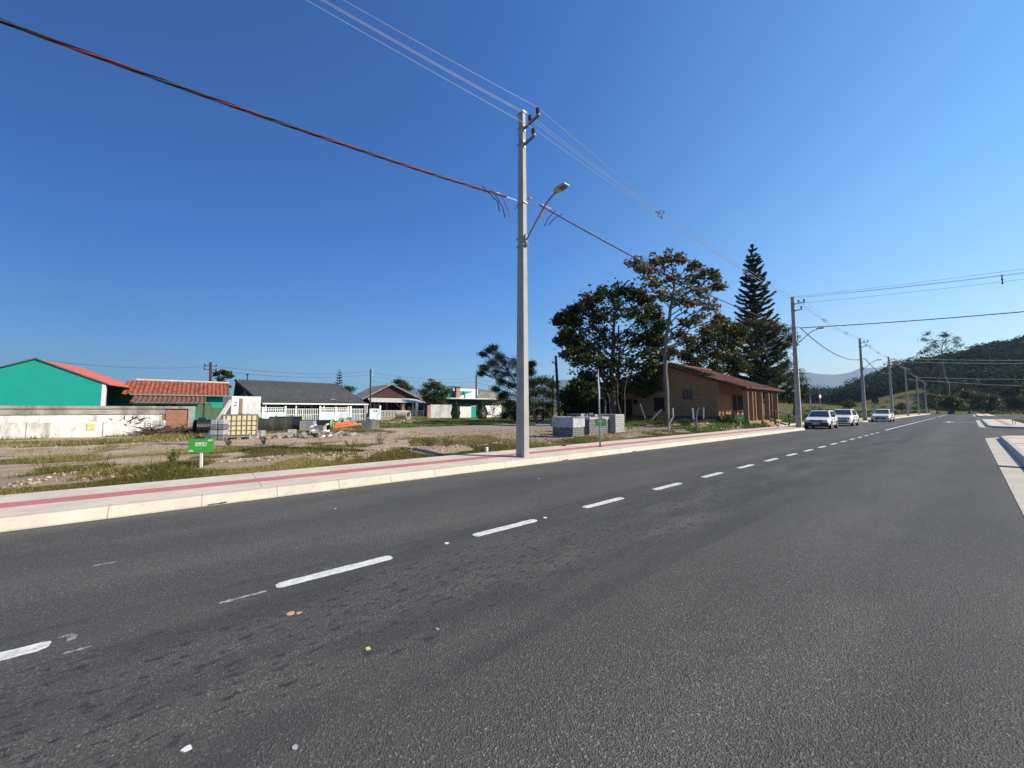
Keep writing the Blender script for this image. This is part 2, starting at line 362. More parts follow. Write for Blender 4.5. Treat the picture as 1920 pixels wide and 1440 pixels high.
# ------------------------------------------------------------------ road, pavements
m_asph = asphalt()
m_walk = concrete('pavement_concrete', (.64, .555, .415), joint=3.2, dirt=(.47, .40, .29))
m_kerb = concrete('kerb_concrete', (.53, .48, .38), joint=1.0, dirt=(.34, .28, .18))
m_red = concrete('tactile_red', (.50, .165, .145), joint=0.62, dirt=(.6, .36, .3))
m_paint = M('road_paint', (.72, .71, .66), .6, .12, 20, dirt=(.35, .34, .32))
road = MB().box(-60, 172, -.45, 7.56, -.3, 0)
road.build('road', m_asph); road = bpy.data.objects['road']; meta(road, kind='structure')
def struct_mb(name, mb, m, **k): return meta(mb.build(name, m, **k), kind='structure')
struct_mb('parking_bay', MB().box(35, 58, 7.56, 10.4, -.3, 0), m_asph)
struct_mb('side_street', MB().box(32.0, 49.5, -70, -.45, -.3, 0), m_asph)
struct_mb('side_street', MB().box(82, 118, -70, -.45, -.3, 0), m_asph)
def arc(cx, cy, r, a0, a1, n=8): return [(cx+r*math.cos(rad(a0+(a1-a0)*i/n)), cy+r*math.sin(rad(a0+(a1-a0)*i/n))) for i in range(n+1)]
def slab(mb, poly, z0, z1): mb.prism([(x, y, 0) for x, y in poly], (0, 0, z0), (0, 0, z1))
def kerbline(name, pts, w=.2, z=.15, slope=.06):   # pts: outer foot of the kerb; pavement to the left of travel
    mb = MB(); n = len(pts); P = [Vector((x, y)) for x, y in pts]; prof = [(0, -.1), (0, .02), (slope, z-.03), (slope+.02, z-.004), (w, z), (w, -.1)]
    rows = []
    for i, p in enumerate(P):
        t = (P[min(i+1, n-1)]-P[max(i-1, 0)]).normalized(); nr = Vector((-t.y, t.x)); rows.append([(p.x+nr.x*o, p.y+nr.y*o, zz) for o, zz in prof])
    k = len(prof); vs = [q for r_ in rows for q in r_]
    fs = [(i*k+j, (i+1)*k+j, (i+1)*k+(j+1) % k, i*k+(j+1) % k) for i in range(n-1) for j in range(k)]
    mb.add(vs, fs+[list(range(k)), [(n-1)*k+j for j in range(k)][::-1]]); return struct_mb(name, mb, m_kerb)
def gutterline(name, pts, w=.3):
    mb = MB(); P = [Vector((x, y)) for x, y in pts]; n = len(P); vs = []
    for i, p in enumerate(P):
        t = (P[min(i+1, n-1)]-P[max(i-1, 0)]).normalized(); nr = Vector((-t.y, t.x)); q = p-nr*w
        vs += [(q.x, q.y, .006), (p.x, p.y, -.004+.008)]
    mb.add(vs, [(2*i, 2*i+2, 2*i+3, 2*i+1) for i in range(n-1)]); return struct_mb(name, mb, m_kerb)
def ofs(pts, o):
    P = [Vector(p) for p in pts]; out = []
    for i, p in enumerate(P):
        t = (P[min(i+1, len(P)-1)]-P[max(i-1, 0)]).normalized(); out.append((p.x-t.y*o, p.y+t.x*o))
    return out
def dens(a, b, n=40): return [(a[0]+(b[0]-a[0])*i/n, a[1]+(b[1]-a[1])*i/n) for i in range(n)]
# left pavement, before the parking bay
kp = [(-60, 7.6)]+dens((-40, 7.6), (33.4, 7.6), 30)+arc(33.4, 8.8, 1.2, -90, 0)+[(34.6, 10.5)]
kerbline('kerb', kp); gutterline('gutter', [(-60, 7.6), (33.5, 7.6)], .08)
inn = ofs(kp, .2)
pv = MB(); slab(pv, inn+[(34.4, 10.5)]+[(34.4, 9.68), (-60, 9.68)], -.1, .151); struct_mb('pavement', pv, m_walk)
m_red2 = concrete('tactile_red_dusty', (.46, .28, .24), joint=0.62, dirt=(.55, .44, .38))
def strip(name, x0, x1, y0, y1, z=.156): return struct_mb(name, MB().box(x0, x1, y0, y1, z-.05, z), m_red if y0 > 0 else m_red2)
strip('tactile_strip', -60, 32.2, 8.42, 8.84)
struct_mb('tactile_strip', MB().box(31.4, 32.2, 7.86, 8.418, .106, .156), m_red)
kp = [(58.2, 10.5)]+arc(59.4, 8.8, 1.2, 180, 270)+[(72, 7.6), (120, 7.6), (172, 7.6)]
kerbline('kerb', kp); pv = MB(); slab(pv, ofs(kp, .2)+[(172, 10.2), (58.4, 10.2)], -.1, .151); struct_mb('pavement', pv, m_walk)
strip('tactile_strip', 60, 172, 8.42, 8.84)
struct_mb('pavement', MB().box(35, 58.2, 10.41, 12.2, -.1, .15), m_walk)
# right side: three blocks of pavement
def rblock(x0, x1, r0, r1, ydeep):
    pts = []
    if x1: pts += [(x1, ydeep)]+arc(x1-r1, -.82-r1, r1, 0, 90)
    else: pts += [(172, -.82)]
    if x0 is not None: pts += arc(x0+r0, -.82-r0, r0, 90, 180)+[(x0, ydeep)]
    else: pts += [(-60, -.82)]
    kerbline('kerb', pts)
    ii = ofs(pts, .2); pv = MB(); w = 2.3
    if x0 is None:
        slab(pv, ii+[(-60, -3.1), (x1-.2-w, -3.1), (x1-.2-w, ydeep)], -.1, .151)
    else:
        c = [(x0+.2+w, ydeep), (x0+.2+w, -3.1)]+([(x1-.2-w, -3.1), (x1-.2-w, ydeep)] if x1 else [(172, -3.1)])
        slab(pv, ii+c, -.1, .151)
    struct_mb('pavement', pv, m_walk)
rblock(None, 33.3, 0, 2.6, -40); rblock(48.0, 82.0, 2.2, 2.6, -40); rblock(118, None, 2.6, 2.6, -40)
gutterline('gutter', arc(30.7, -3.42, 2.6, 60, 90)+[(30.6, -.82), (-60, -.82)], .42)
gutterline('gutter', arc(79.4, -3.42, 2.6, 60, 90)+[(79, -.82), (51, -.82)]+arc(50.2, -3.02, 2.2, 90, 120), .42)
gutterline('gutter', [(172, -.82), (121, -.82)], .42)
strip('tactile_strip', 52, 79.5, -2.25, -1.85); strip('tactile_strip', -60, 29, -2.25, -1.85); strip('tactile_strip', 29, 29.4, -2.25, -1.04); strip('tactile_strip', 121, 170, -2.25, -1.85)
strip('tactile_strip', 24.6, 25.0, -1.848, -1.04)
gb = MB()
for k in range(7): gb.box(16.02, 16.30, -.78+k*.055, -.76+k*.055, .005, .016)
gb.box(16.0, 16.02, -.80, -.40, .005, .018); gb.box(16.30, 16.32, -.80, -.40, .005, .018)
pit = MB().box(16.02, 16.30, -.79, -.41, .004, .0115)
t = thing('drain_grate', 'dark barred drain grate in the concrete gutter at the right edge of the road', 'drain', (16.15, -.6, .01))
gb.build('bar_grid', M('cast_iron', (.05, .05, .05), .6), t, world=True); pit.build('pit', M('pit_black', (.008, .008, .008), 1), t, world=True)
# painted marks on the road
def dash(x0, x1, y, w=.118, wob=.005):
    top = []; bot = []; fr = [0, .012, .03, .06]+[.06+.88*i/12 for i in range(1, 12)]+[.94, .97, .988, 1]
    for f in fr:
        x = x0+(x1-x0)*f; ed = min(f, 1-f)*(x1-x0); e = .55+.45*min(1, ed/.035)
        top.append((x, y+w/2*e+R.uniform(-wob, wob), 0)); bot.append((x, y-w/2*e+R.uniform(-wob, wob), 0))
    return MB().prism(top+bot[::-1], (0, 0, .001), (0, 0, .004)).build('lane_dash', m_paint, road)
for k in range(-9, 17): dash(.52+2*k, (1.52+2*k) if k != -1 else -.71, 3.8)
dash(37.5, 100, 3.9, .12); dash(108, 160, 4.0, .12)
def mark(name, poly, z=.0045): return MB().prism([(x, y, 0) for x, y in poly], (0, 0, .001), (0, 0, z)).build(name, m_paint, road)
mark('painted_arrow', [(64, 1.55), (64, 1.70), (66.2, 1.70), (66.2, 2.2), (69, 1.62), (66.2, 1.05), (66.2, 1.55)])
mark('painted_arrow', [(66.8, .2), (67.3, 1.0), (67.6, 1.0), (67.3, -.2), (66.9, -.4)])
m_ghost = M('thin_paint', (.33, .33, .32), .8, .3, 25, dirt=(.08, .08, .08))
for (a, b, y, w) in ((.14, .45, 3.755, .028), (-.64, -.60, 3.81, .10), (-.69, -.62, 3.865, .012), (-.78, -.62, 5.39, .02), (-.62, -.5, 3.6, .012)):
    dash(a, b, y, w, .008).data.materials[0] = m_ghost
for (u, v, s, c) in ((545, 1151, .03, (.6, .36, .22)), (560, 1150, .02, (.5, .3, .2)), (690, 1217, .018, (.55, .5, .2)), (351, 1404, .02, (.7, .72, .66)), (837, 1019, .03, (.7, .7, .66)), (1022, 971, .028, (.7, .7, .66)), (553, 1402, .014, (.4, .4, .38)), (1010, 898, .03, (.6, .6, .56)), (628, 954, .02, (.4, .36, .3)), (820, 1180, .014, (.3, .28, .24))):
    p = H(u, v); pts = [(p.x+math.cos(a)*s*R.uniform(.6, 1.2), p.y+math.sin(a)*s*R.uniform(.6, 1.2), 0) for a in np.linspace(0, 2*PI, 9)[:-1]]
    MB().prism(pts, (0, 0, .001), (0, 0, .0055)).build('paint_spot', M('spot_%d' % int(c[0]*100), c, .7), road)
# ------------------------------------------------------------------ mountains
def range_mesh(name, prof, dist, thick, col, seed, nh=14, rough=14.0):
    us = np.linspace(prof[0][0], prof[-1][0], 150); hs_ = np.interp(us, [p[0] for p in prof], [p[1] for p in prof])
    V = []; rows = nh*2
    for j in range(rows+1):
        t = j/rows; env = math.sin(PI*t)**.8
        for u, hh in zip(us, hs_):
            a = (u-960)/700; dd = dist+thick*t
            x = FW[0]*dd+RT[0]*a*dd; y = FW[1]*dd+RT[1]*a*dd
            peak = hh/700*(dist+thick*.5)
            V.append((x, y, -30+(peak+30)*env+(vnoise([x], [y], 420, seed)[0]-.5)*rough*6*env*(1-abs(2*t-1)**2*.0)*(0 if .45 < t < .55 else 1)+(vnoise([x], [y], 130, seed+3)[0]-.5)*rough*env))
    w = len(us); F = [(j*w+i, j*w+i+1, (j+1)*w+i+1, (j+1)*w+i) for j in range(rows) for i in range(w-1)]
    o = fast(name, V, F, M(name+'_'+str(seed), col, .95, .3, .004), smooth=True); return meta(o, kind='structure')
range_mesh('mountains', [(1300, 40), (1420, 58), (1480, 66), (1512, 69), (1560, 64), (1590, 68), (1620, 74), (1655, 77), (1690, 72), (1720, 62), (1800, 50), (2000, 40)], 5200, 1800, (.02, .04, .04), 3, rough=24)
range_mesh('mountains', [(640, 22), (730, 30), (760, 44), (795, 36), (845, 44), (880, 38), (910, 30), (960, 28), (1010, 40), (1050, 55), (1090, 57), (1150, 40), (1300, 30)], 4200, 1400, (.05, .08, .06), 6, rough=20)
# ------------------------------------------------------------------ plants
def rot_rand(n, up=0.0, rng=NR):
    nrm = rng.normal(size=(n, 3)); nrm[:, 2] = np.abs(nrm[:, 2])+up; nrm /= np.linalg.norm(nrm, axis=1)[:, None]
    t = rng.normal(size=(n, 3)); t -= (t*nrm).sum(1)[:, None]*nrm; t /= np.linalg.norm(t, axis=1)[:, None]
    return nrm, t, np.cross(nrm, t)
def leaves(C, L_, W_, up=.4, rng=NR):
    n = len(C); nrm, t, b = rot_rand(n, up, rng); l = (L_*rng.uniform(.6, 1.25, n))[:, None]; w = (W_*rng.uniform(.6, 1.25, n))[:, None]
    fold = nrm*w*.35
    V = np.stack([C-t*l*.5, C+b*w*.5+fold, C+t*l*.5, C-b*w*.5+fold], 1).reshape(-1, 3)
    return V, np.arange(4*n).reshape(n, 4)
def limb(mb, p, q, r0, r1, seg=5, sag=.0, wob=.12, n=6):
    p = Vector(p); q = Vector(q); L_ = (q-p).length; pts = []
    for i in range(seg+1):
        t = i/seg; o = Vector((R.uniform(-1, 1), R.uniform(-1, 1), R.uniform(-1, 1)))*wob*L_*.35*math.sin(PI*t)
        pts.append(p.lerp(q, t)+o+Vector((0, 0, sag*L_*math.sin(PI*t))))
    mb.tube(pts, [r0+(r1-r0)*i/seg for i in range(seg+1)], n); return pts
DENS = 1.7
def tree(name, label, base, d, trunk, clumps, leaf, mat, bark, n_sub=12, n_leaf=13, r0=.25, spread=.32, group=None, cat='tree', up=.5, droop=0.0, twigs=True, seed=1, extra_trunks=(), depth_rand=.35, filler=0):
    # trunk: photo points (u, v) from the ground up at distance d; clumps: (u, v, radius in photo px)
    rng = np.random.default_rng(seed); base = Vector(base)
    t = thing(name, label, cat, base, 0, group)
    tp = [base]+[D(u, v, d) for u, v in trunk]
    mb = MB(); k = len(tp)
    fine = []
    for i in range(k-1):
        for j in range(4): fine.append(tp[i].lerp(tp[i+1], j/4)+Vector((R.uniform(-.04, .04), R.uniform(-.04, .04), 0)))
    fine.append(tp[-1]); rr = [r0*(1-.62*i/(len(fine)-1))*(1.35 if i == 0 else 1) for i in range(len(fine))]
    mb.tube(fine, rr, 9)
    for e in extra_trunks: limb(mb, Vector(e[0]), Vector(e[1]), e[2], e[2]*.5, 8, 0, .1, 7)
    C = []; T = []
    n_sub = int(n_sub*1.5)
    for (u, v, rp) in clumps:
        dd = d+rng.uniform(-1, 1)*depth_rand*rp/700*d*2; c = D(u, v, dd); rc = rp/700*d
        tgt = c.z-.75*math.hypot(c.x-tp[-1].x, c.y-tp[-1].y)
        cand = [(abs(p.z-tgt), i) for i, p in enumerate(fine) if i > len(fine)*.3]; _, bi = min(cand); p0 = fine[bi]
        br = limb(mb, p0, c, max(.03, rr[bi]*.5), .02, 6, .05, .2, 6)
        cl_t = rng.uniform(-.2, .2)
        for s in range(n_sub):
            q = rng.normal(size=3); q /= np.linalg.norm(q); q = q*rc*rng.uniform(.25, 1.18); q[2] *= .8
            sc_ = np.array(c)+q
            if twigs and s % 2 == 0:
                st = br[R.choice([3, 4, 5, 6])]; limb(mb, st, Vector(sc_), .018, .008, 3, .0, .2, 4)
            nl = max(3, int(n_leaf*DENS*rng.uniform(.5, 1.4)))
            P = sc_+rng.normal(size=(nl, 3))*np.array([spread, spread, spread*.55])
            P[:, 2] -= droop*rng.random(nl)
            C.append(P); T.append(np.clip(.5+cl_t+rng.normal(size=nl)*.22, 0, 1))
        if filler:
            P = np.array(c)+rng.normal(size=(filler, 3))*rc*.5; C.append(P); T.append(np.clip(.3+rng.normal(size=filler)*.2, 0, 1))
    C = np.concatenate(C); T = np.concatenate(T); V, F = leaves(C, leaf[0], leaf[1], up, rng)
    mb.build('trunk', bark, t, world=True, smooth=True)
    cr = fast('crown', V-np.array(base), F, mat, t, T); return t
bark_g = M('bark_grey', (.15, .135, .115), .9, .35, 6, .6, 20)
bark_d = M('bark_dark', (.09, .075, .06), .9, .35, 6, .6, 20)
lf_alm = leafmat('leaf_almond', [(.04, .05, .018), (.09, .10, .04), (.17, .16, .08), (.22, .15, .09), (.22, .08, .05)], .3)
lf_mix = leafmat('leaf_mixed', [(.025, .04, .012), (.05, .07, .015), (.11, .11, .022), (.17, .11, .03)], .35)
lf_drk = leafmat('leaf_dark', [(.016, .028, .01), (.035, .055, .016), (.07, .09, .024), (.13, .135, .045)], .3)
lf_grn = leafmat('leaf_green', [(.025, .05, .012), (.05, .09, .018), (.09, .13, .03)], .35)
lf_blu = leafmat('leaf_bluish', [(.012, .028, .02), (.022, .045, .03), (.035, .06, .04)], .2)
lf_hill = leafmat('leaf_hill', [(.022, .042, .033), (.037, .064, .044), (.058, .09, .055), (.085, .11, .06)], .15)
for n_ in lf_hill.node_tree.nodes:
    if n_.type == 'BSDF_PRINCIPLED': n_.inputs['Specular IOR Level'].default_value = 0; n_.inputs['Roughness'].default_value = 1
def gz(x, y): return float(th(np.array([x]), np.array([y]))[0])
def gp(u, v, d):
    p = D(u, v, d); return Vector((p.x, p.y, gz(p.x, p.y)-.03))
tree('tropical_almond_tree', 'tall sparse almond tree with reddish leaves in front of the brick gable', gp(1252, 786, 28), 28,
     [(1250, 740), (1247, 700), (1248, 640), (1258, 580), (1265, 530), (1262, 505)],
     [(1192, 497, 17), (1208, 507, 14), (1225, 492, 17), (1250, 488, 18), (1272, 486, 16), (1296, 500, 15), (1315, 515, 17), (1340, 520, 13), (1350, 538, 10), (1250, 520, 24), (1287, 528, 24), (1222, 532, 17), (1310, 548, 22), (1292, 572, 22), (1328, 575, 18), (1270, 560, 20), (1308, 602, 17), (1345, 600, 12), (1238, 556, 16), (1275, 628, 13), (1296, 640, 12), (1283, 606, 13), (1262, 660, 8), (1325, 622, 12)],
     (.36, .22), lf_alm, bark_g, n_sub=13, n_leaf=5, r0=.19, spread=.17, seed=3)
tree('broadleaf_tree', 'wide dense dark tree with thin pale trunks left of the brick house', gp(1150, 784, 34), 34,
     [(1150, 750), (1146, 700), (1150, 640), (1152, 590)],
     [(1048, 602, 9), (1058, 596, 12), (1075, 605, 17), (1083, 583, 18), (1102, 570, 20), (1124, 556, 20), (1148, 552, 20), (1172, 545, 18), (1190, 552, 18), (1208, 566, 20), (1228, 585, 18), (1240, 610, 16), (1235, 640, 18), (1242, 668, 14), (1236, 700, 14), (1225, 722, 12), (1205, 735, 12), (1052, 640, 9), (1062, 625, 12), (1140, 585, 30), (1175, 590, 30), (1205, 600, 26), (1110, 612, 30), (1080, 640, 20), (1068, 662, 15), (1088, 672, 22), (1105, 650, 28), (1135, 640, 30), (1170, 640, 32), (1205, 640, 26), (1225, 625, 18), (1120, 685, 26), (1150, 690, 26), (1185, 685, 28), (1215, 670, 22), (1215, 700, 18), (1195, 715, 20), (1095, 705, 20), (1082, 722, 12), (1110, 725, 18), (1140, 725, 18), (1170, 720, 18), (1230, 690, 14)],
     (.38, .23), lf_drk, bark_d, n_sub=14, n_leaf=11, r0=.3, spread=.23, seed=4, filler=35,
     extra_trunks=[(gp(1165, 786, 33), D(1137, 655, 33), .07), (gp(1172, 786, 32.4), D(1180, 640, 33), .06), (gp(1148, 786, 33), D(1128, 660, 34), .07), (gp(1135, 786, 34), D(1120, 640, 34), .12), (gp(1160, 786, 35), D(1160, 610, 35), .14)])
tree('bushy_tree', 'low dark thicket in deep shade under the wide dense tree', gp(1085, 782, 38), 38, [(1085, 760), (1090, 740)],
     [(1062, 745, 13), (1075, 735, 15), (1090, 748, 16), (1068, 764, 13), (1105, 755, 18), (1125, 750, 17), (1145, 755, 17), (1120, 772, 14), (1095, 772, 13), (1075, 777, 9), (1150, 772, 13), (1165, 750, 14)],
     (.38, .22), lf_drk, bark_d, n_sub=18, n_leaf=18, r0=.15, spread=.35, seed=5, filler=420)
tree('almond_tree', 'yellow and rust leaved tree behind the brick house roof', gp(1340, 770, 44), 44, [(1340, 720), (1345, 680), (1345, 650)],
     [(1285, 668, 12), (1300, 655, 15), (1318, 640, 17), (1335, 622, 16), (1355, 610, 15), (1375, 618, 15), (1392, 622, 12), (1350, 640, 20), (1375, 645, 18), (1330, 662, 20), (1305, 680, 15), (1355, 668, 20), (1378, 672, 16), (1340, 690, 16), (1370, 695, 14), (1388, 690, 10), (1290, 690, 8)],
     (.38, .22), lf_mix, bark_d, n_sub=14, n_leaf=10, r0=.25, spread=.3, seed=6, filler=140)
tree('broad_dark_tree', 'spreading dark green tree in front of the tall conifer', gp(1445, 780, 47), 47, [(1444, 740), (1440, 700), (1436, 660)],
     [(1392, 612, 11), (1408, 606, 13), (1428, 610, 14), (1450, 615, 15), (1470, 622, 13), (1484, 634, 9), (1400, 632, 16), (1425, 636, 18), (1452, 642, 18), (1474, 648, 10), (1405, 660, 17), (1430, 668, 18), (1458, 668, 15), (1400, 690, 16), (1425, 700, 17), (1452, 696, 17), (1472, 686, 12), (1415, 722, 12), (1440, 722, 14), (1465, 712, 13)],
     (.24, .11), lf_drk, bark_d, n_sub=18, n_leaf=16, r0=.35, spread=.27, seed=8, filler=110, up=1)
tree('broad_dark_tree', 'smaller dark tree between the porch roof and the second concrete pole', gp(1490, 778, 60), 60, [(1489, 755), (1489, 738)],
     [(1478, 706, 8), (1490, 700, 9), (1484, 718, 11), (1497, 712, 10), (1503, 725, 8), (1490, 732, 12), (1478, 738, 9), (1500, 742, 9), (1484, 750, 8), (1508, 735, 5)],
     (.3, .15), lf_drk, bark_d, n_sub=14, n_leaf=12, r0=.2, spread=.4, seed=9, filler=40, up=1)
tree('leaning_tree', 'small olive green tree with curved pale trunk behind the near concrete pole', gp(1008, 790, 36), 36, [(1000, 770), (988, 755), (972, 738), (965, 715), (955, 700)],
     [(905, 664, 5), (918, 657, 7), (926, 652, 5), (935, 668, 10), (922, 680, 10), (908, 690, 9), (903, 700, 6), (930, 695, 15), (948, 682, 14), (965, 680, 13), (950, 702, 16), (972, 700, 13), (990, 690, 11), (997, 682, 8), (995, 700, 7), (940, 715, 12), (958, 722, 12), (930, 730, 6), (945, 740, 8), (955, 755, 9)],
     (.14, .07), lf_drk, bark_g, n_sub=20, n_leaf=18, r0=.13, spread=.19, seed=10, filler=70)
tree('bushy_tree', 'dense shrubby tree with many thin stems right of the near concrete pole', gp(1018, 788, 40), 40, [(1018, 765), (1018, 740)],
     [(985, 712, 6), (993, 722, 9), (1003, 716, 9), (1015, 714, 9), (1028, 715, 9), (1036, 722, 8), (1000, 738, 12), (1018, 735, 12), (1032, 740, 10), (995, 758, 12), (1012, 758, 12), (1030, 760, 11), (985, 748, 9), (1005, 775, 10), (1025, 776, 10), (980, 770, 8)],
     (.16, .08), lf_grn, bark_d, n_sub=18, n_leaf=18, r0=.1, spread=.26, seed=11, filler=160)
tree('bushy_tree', 'dark shrub with sprawling branches in front of the pale gate', gp(965, 789, 38), 38, [(965, 780), (962, 768)],
     [(940, 745, 7), (950, 760, 9), (958, 775, 10), (970, 765, 10), (945, 780, 7), (968, 782, 8)], (.16, .08), lf_drk, bark_d, n_sub=16, n_leaf=16, r0=.07, spread=.25, seed=12, filler=120)
tree('sapling', 'spindly leafless looking sapling against the white leaning panel', gp(925, 789, 42), 42, [(924, 775), (920, 762)],
     [(912, 756, 5), (922, 752, 5), (932, 757, 5), (926, 768, 6), (918, 776, 4), (930, 780, 5)], (.14, .07), lf_drk, bark_d, n_sub=6, n_leaf=6, r0=.04, spread=.18, seed=13, cat='tree')
tree('papaya_tree', 'slim papaya tree with tuft of lobed leaves over the white wall', gp(417, 800, 32), 32, [(416, 760), (416, 730), (415, 712)],
     [(408, 701, 4), (417, 698, 4), (425, 700, 4), (430, 707, 4), (414, 712, 4), (412, 728, 4), (420, 733, 5), (426, 726, 3), (416, 720, 3), (421, 742, 4)], (.38, .2), lf_grn, bark_g, n_sub=5, n_leaf=6, r0=.08, spread=.12, seed=14)
tree('bushy_tree', 'olive crown of a tree between the red gable house and the flat roofed house', gp(812, 782, 52), 52, [(812, 765), (811, 748)],
     [(795, 735, 6), (803, 725, 6), (815, 722, 6), (826, 728, 7), (836, 735, 6), (800, 745, 8), (815, 740, 9), (830, 745, 8), (810, 755, 8), (826, 758, 7)], (.25, .13), lf_mix, bark_d, n_sub=12, n_leaf=14, r0=.15, spread=.35, seed=15, filler=40)
tree('bare_tree', 'thin sparse treetop rising above the olive crowned tree', gp(816, 782, 56), 56, [(816, 755), (816, 735), (815, 722)],
     [(808, 713, 2.5), (815, 716, 2.5), (822, 719, 2.5)], (.25, .13), lf_mix, bark_g, n_sub=4, n_leaf=6, r0=.08, spread=.2, seed=16)
tree('bushy_tree', 'treetop peeking over the right slope of the red gable house', gp(753, 780, 66), 66, [(753, 760), (753, 735)],
     [(745, 716, 4), (752, 717, 5), (760, 722, 5), (766, 729, 4), (750, 725, 5)], (.3, .15), lf_drk, bark_d, n_sub=10, n_leaf=12, r0=.15, spread=.35, seed=17, filler=20)
tree('bushy_tree', 'dark bush behind the right end of the grey corrugated roof', gp(648, 780, 66), 66, [(648, 770), (650, 745)],
     [(645, 730, 4), (652, 728, 4), (658, 731, 4), (650, 736, 5)], (.3, .15), lf_drk, bark_d, n_sub=8, n_leaf=10, r0=.12, spread=.35, seed=18, filler=10)
# far trees by the field at the road's end
tree('eucalyptus_tree', 'very tall thin tree with open flat crown standing before the hill', gp(1780, 777, 118), 118, [(1780, 750), (1778, 720), (1770, 700), (1768, 680), (1765, 655)],
     [(1738, 626, 4), (1733, 637, 4), (1750, 640, 6), (1768, 630, 6), (1775, 628, 4), (1752, 648, 6), (1775, 642, 6), (1790, 642, 5), (1796, 648, 4), (1742, 652, 4), (1736, 657, 4), (1728, 663, 3), (1760, 660, 7), (1780, 657, 6), (1790, 660, 5), (1745, 667, 5), (1765, 672, 6), (1782, 668, 6), (1757, 676, 5), (1795, 635, 3)], (.6, .26), lf_drk, bark_g, n_sub=5, n_leaf=8, r0=.32, spread=.5, seed=20, up=1.2)
tree('broad_dark_tree', 'squat dark tree with stout trunk at the far end of the road', gp(1786, 777, 112), 112, [(1786, 768), (1787, 760)],
     [(1773, 757, 6), (1785, 753, 7), (1797, 756, 7), (1780, 762, 6), (1793, 763, 7), (1803, 761, 4), (1786, 747, 5)], (.5, .28), lf_grn, bark_d, n_sub=14, n_leaf=14, r0=.6, spread=.6, seed=21, filler=30)
tree('broad_dark_tree', 'rounded dark green tree right of the far squat tree', gp(1852, 776, 122), 122, [(1852, 768), (1850, 758)],
     [(1840, 745, 8), (1852, 742, 9), (1862, 750, 8), (1845, 757, 9), (1858, 762, 9), (1868, 760, 5), (1836, 757, 6)], (.55, .3), lf_drk, bark_d, n_sub=18, n_leaf=14, r0=.5, spread=.7, seed=22, filler=60)
tree('olive_tree', 'brownish olive tree half hidden behind the rounded dark tree', gp(1818, 776, 132), 132, [(1818, 768), (1818, 755)],
     [(1805, 743, 6), (1817, 738, 7), (1829, 741, 7), (1810, 753, 8), (1824, 752, 8), (1835, 746, 5), (1803, 757, 5)], (.55, .3), leafmat('leaf_brown', [(.06, .05, .02), (.11, .09, .035), (.15, .12, .05)], .2), bark_d, n_sub=14, n_leaf=14, r0=.4, spread=.7, seed=23, filler=40)
tree('flat_topped_tree', 'thin flat topped tree just right of the last concrete poles', gp(1758, 777, 125), 125, [(1757, 768), (1756, 760)],
     [(1745, 757, 4), (1755, 752, 5), (1765, 757, 4), (1750, 762, 3), (1763, 745, 5), (1750, 742, 5)], (.5, .28), lf_mix, bark_d, n_sub=9, n_leaf=10, r0=.25, spread=.6, seed=24)
for (u, v, d, s, lab) in ((1935, 745, 140, 1.5, 'olive tree at the right edge of the field'), (1592, 757, 130, .5, 'small dark tree in the field seen between the second and third cars'), (1690, 762, 160, .45, 'low bush in the field behind the fourth concrete pole')):
    tree('olive_tree', lab, gp(u, 776, d), d, [(u, 768), (u, 760)], [(u+a*s, v+b*s, r*s) for a, b, r in ((-10, 0, 8), (0, -7, 9), (10, 0, 8), (-5, 7, 8), (6, 7, 8))], (.5, .28), lf_mix, bark_d, n_sub=9, n_leaf=12, r0=.25, spread=.6, seed=int(u))
# two clipped conical cypresses
def cypress(label, base, h, r, seed):
    rng = np.random.default_rng(seed); t = thing('cypress', label, 'shrub', base, 0, 'clipped cypresses at the flat roofed house')
    n = 3600; z = rng.random(n)**1.0*h; rr = r*np.clip(np.where(z < .3*h, .55+.45*z/(.3*h), (1-(z-.3*h)/(.7*h))**.75), .05, 1)*(.8+.25*rng.random(n)); a = rng.random(n)*2*PI
    C = np.stack([rr*np.cos(a), rr*np.sin(a), z+.1], 1); V, F = leaves(C, .16, .07, .2, rng)
    fast('foliage', V, F, lf_drk, t, rng.random(n)); MB().tube([(0, 0, 0), (0, 0, h*.9)], [.07, .02], 6).build('stem', bark_d, t)
cypress('dark cone shaped cypress left of the ribbed white gate', gp(854, 788, 49), 2.35, .62, 1)
cypress('dark cone shaped cypress right of the ribbed white gate', gp(904, 788, 49), 2.5, .75, 2)
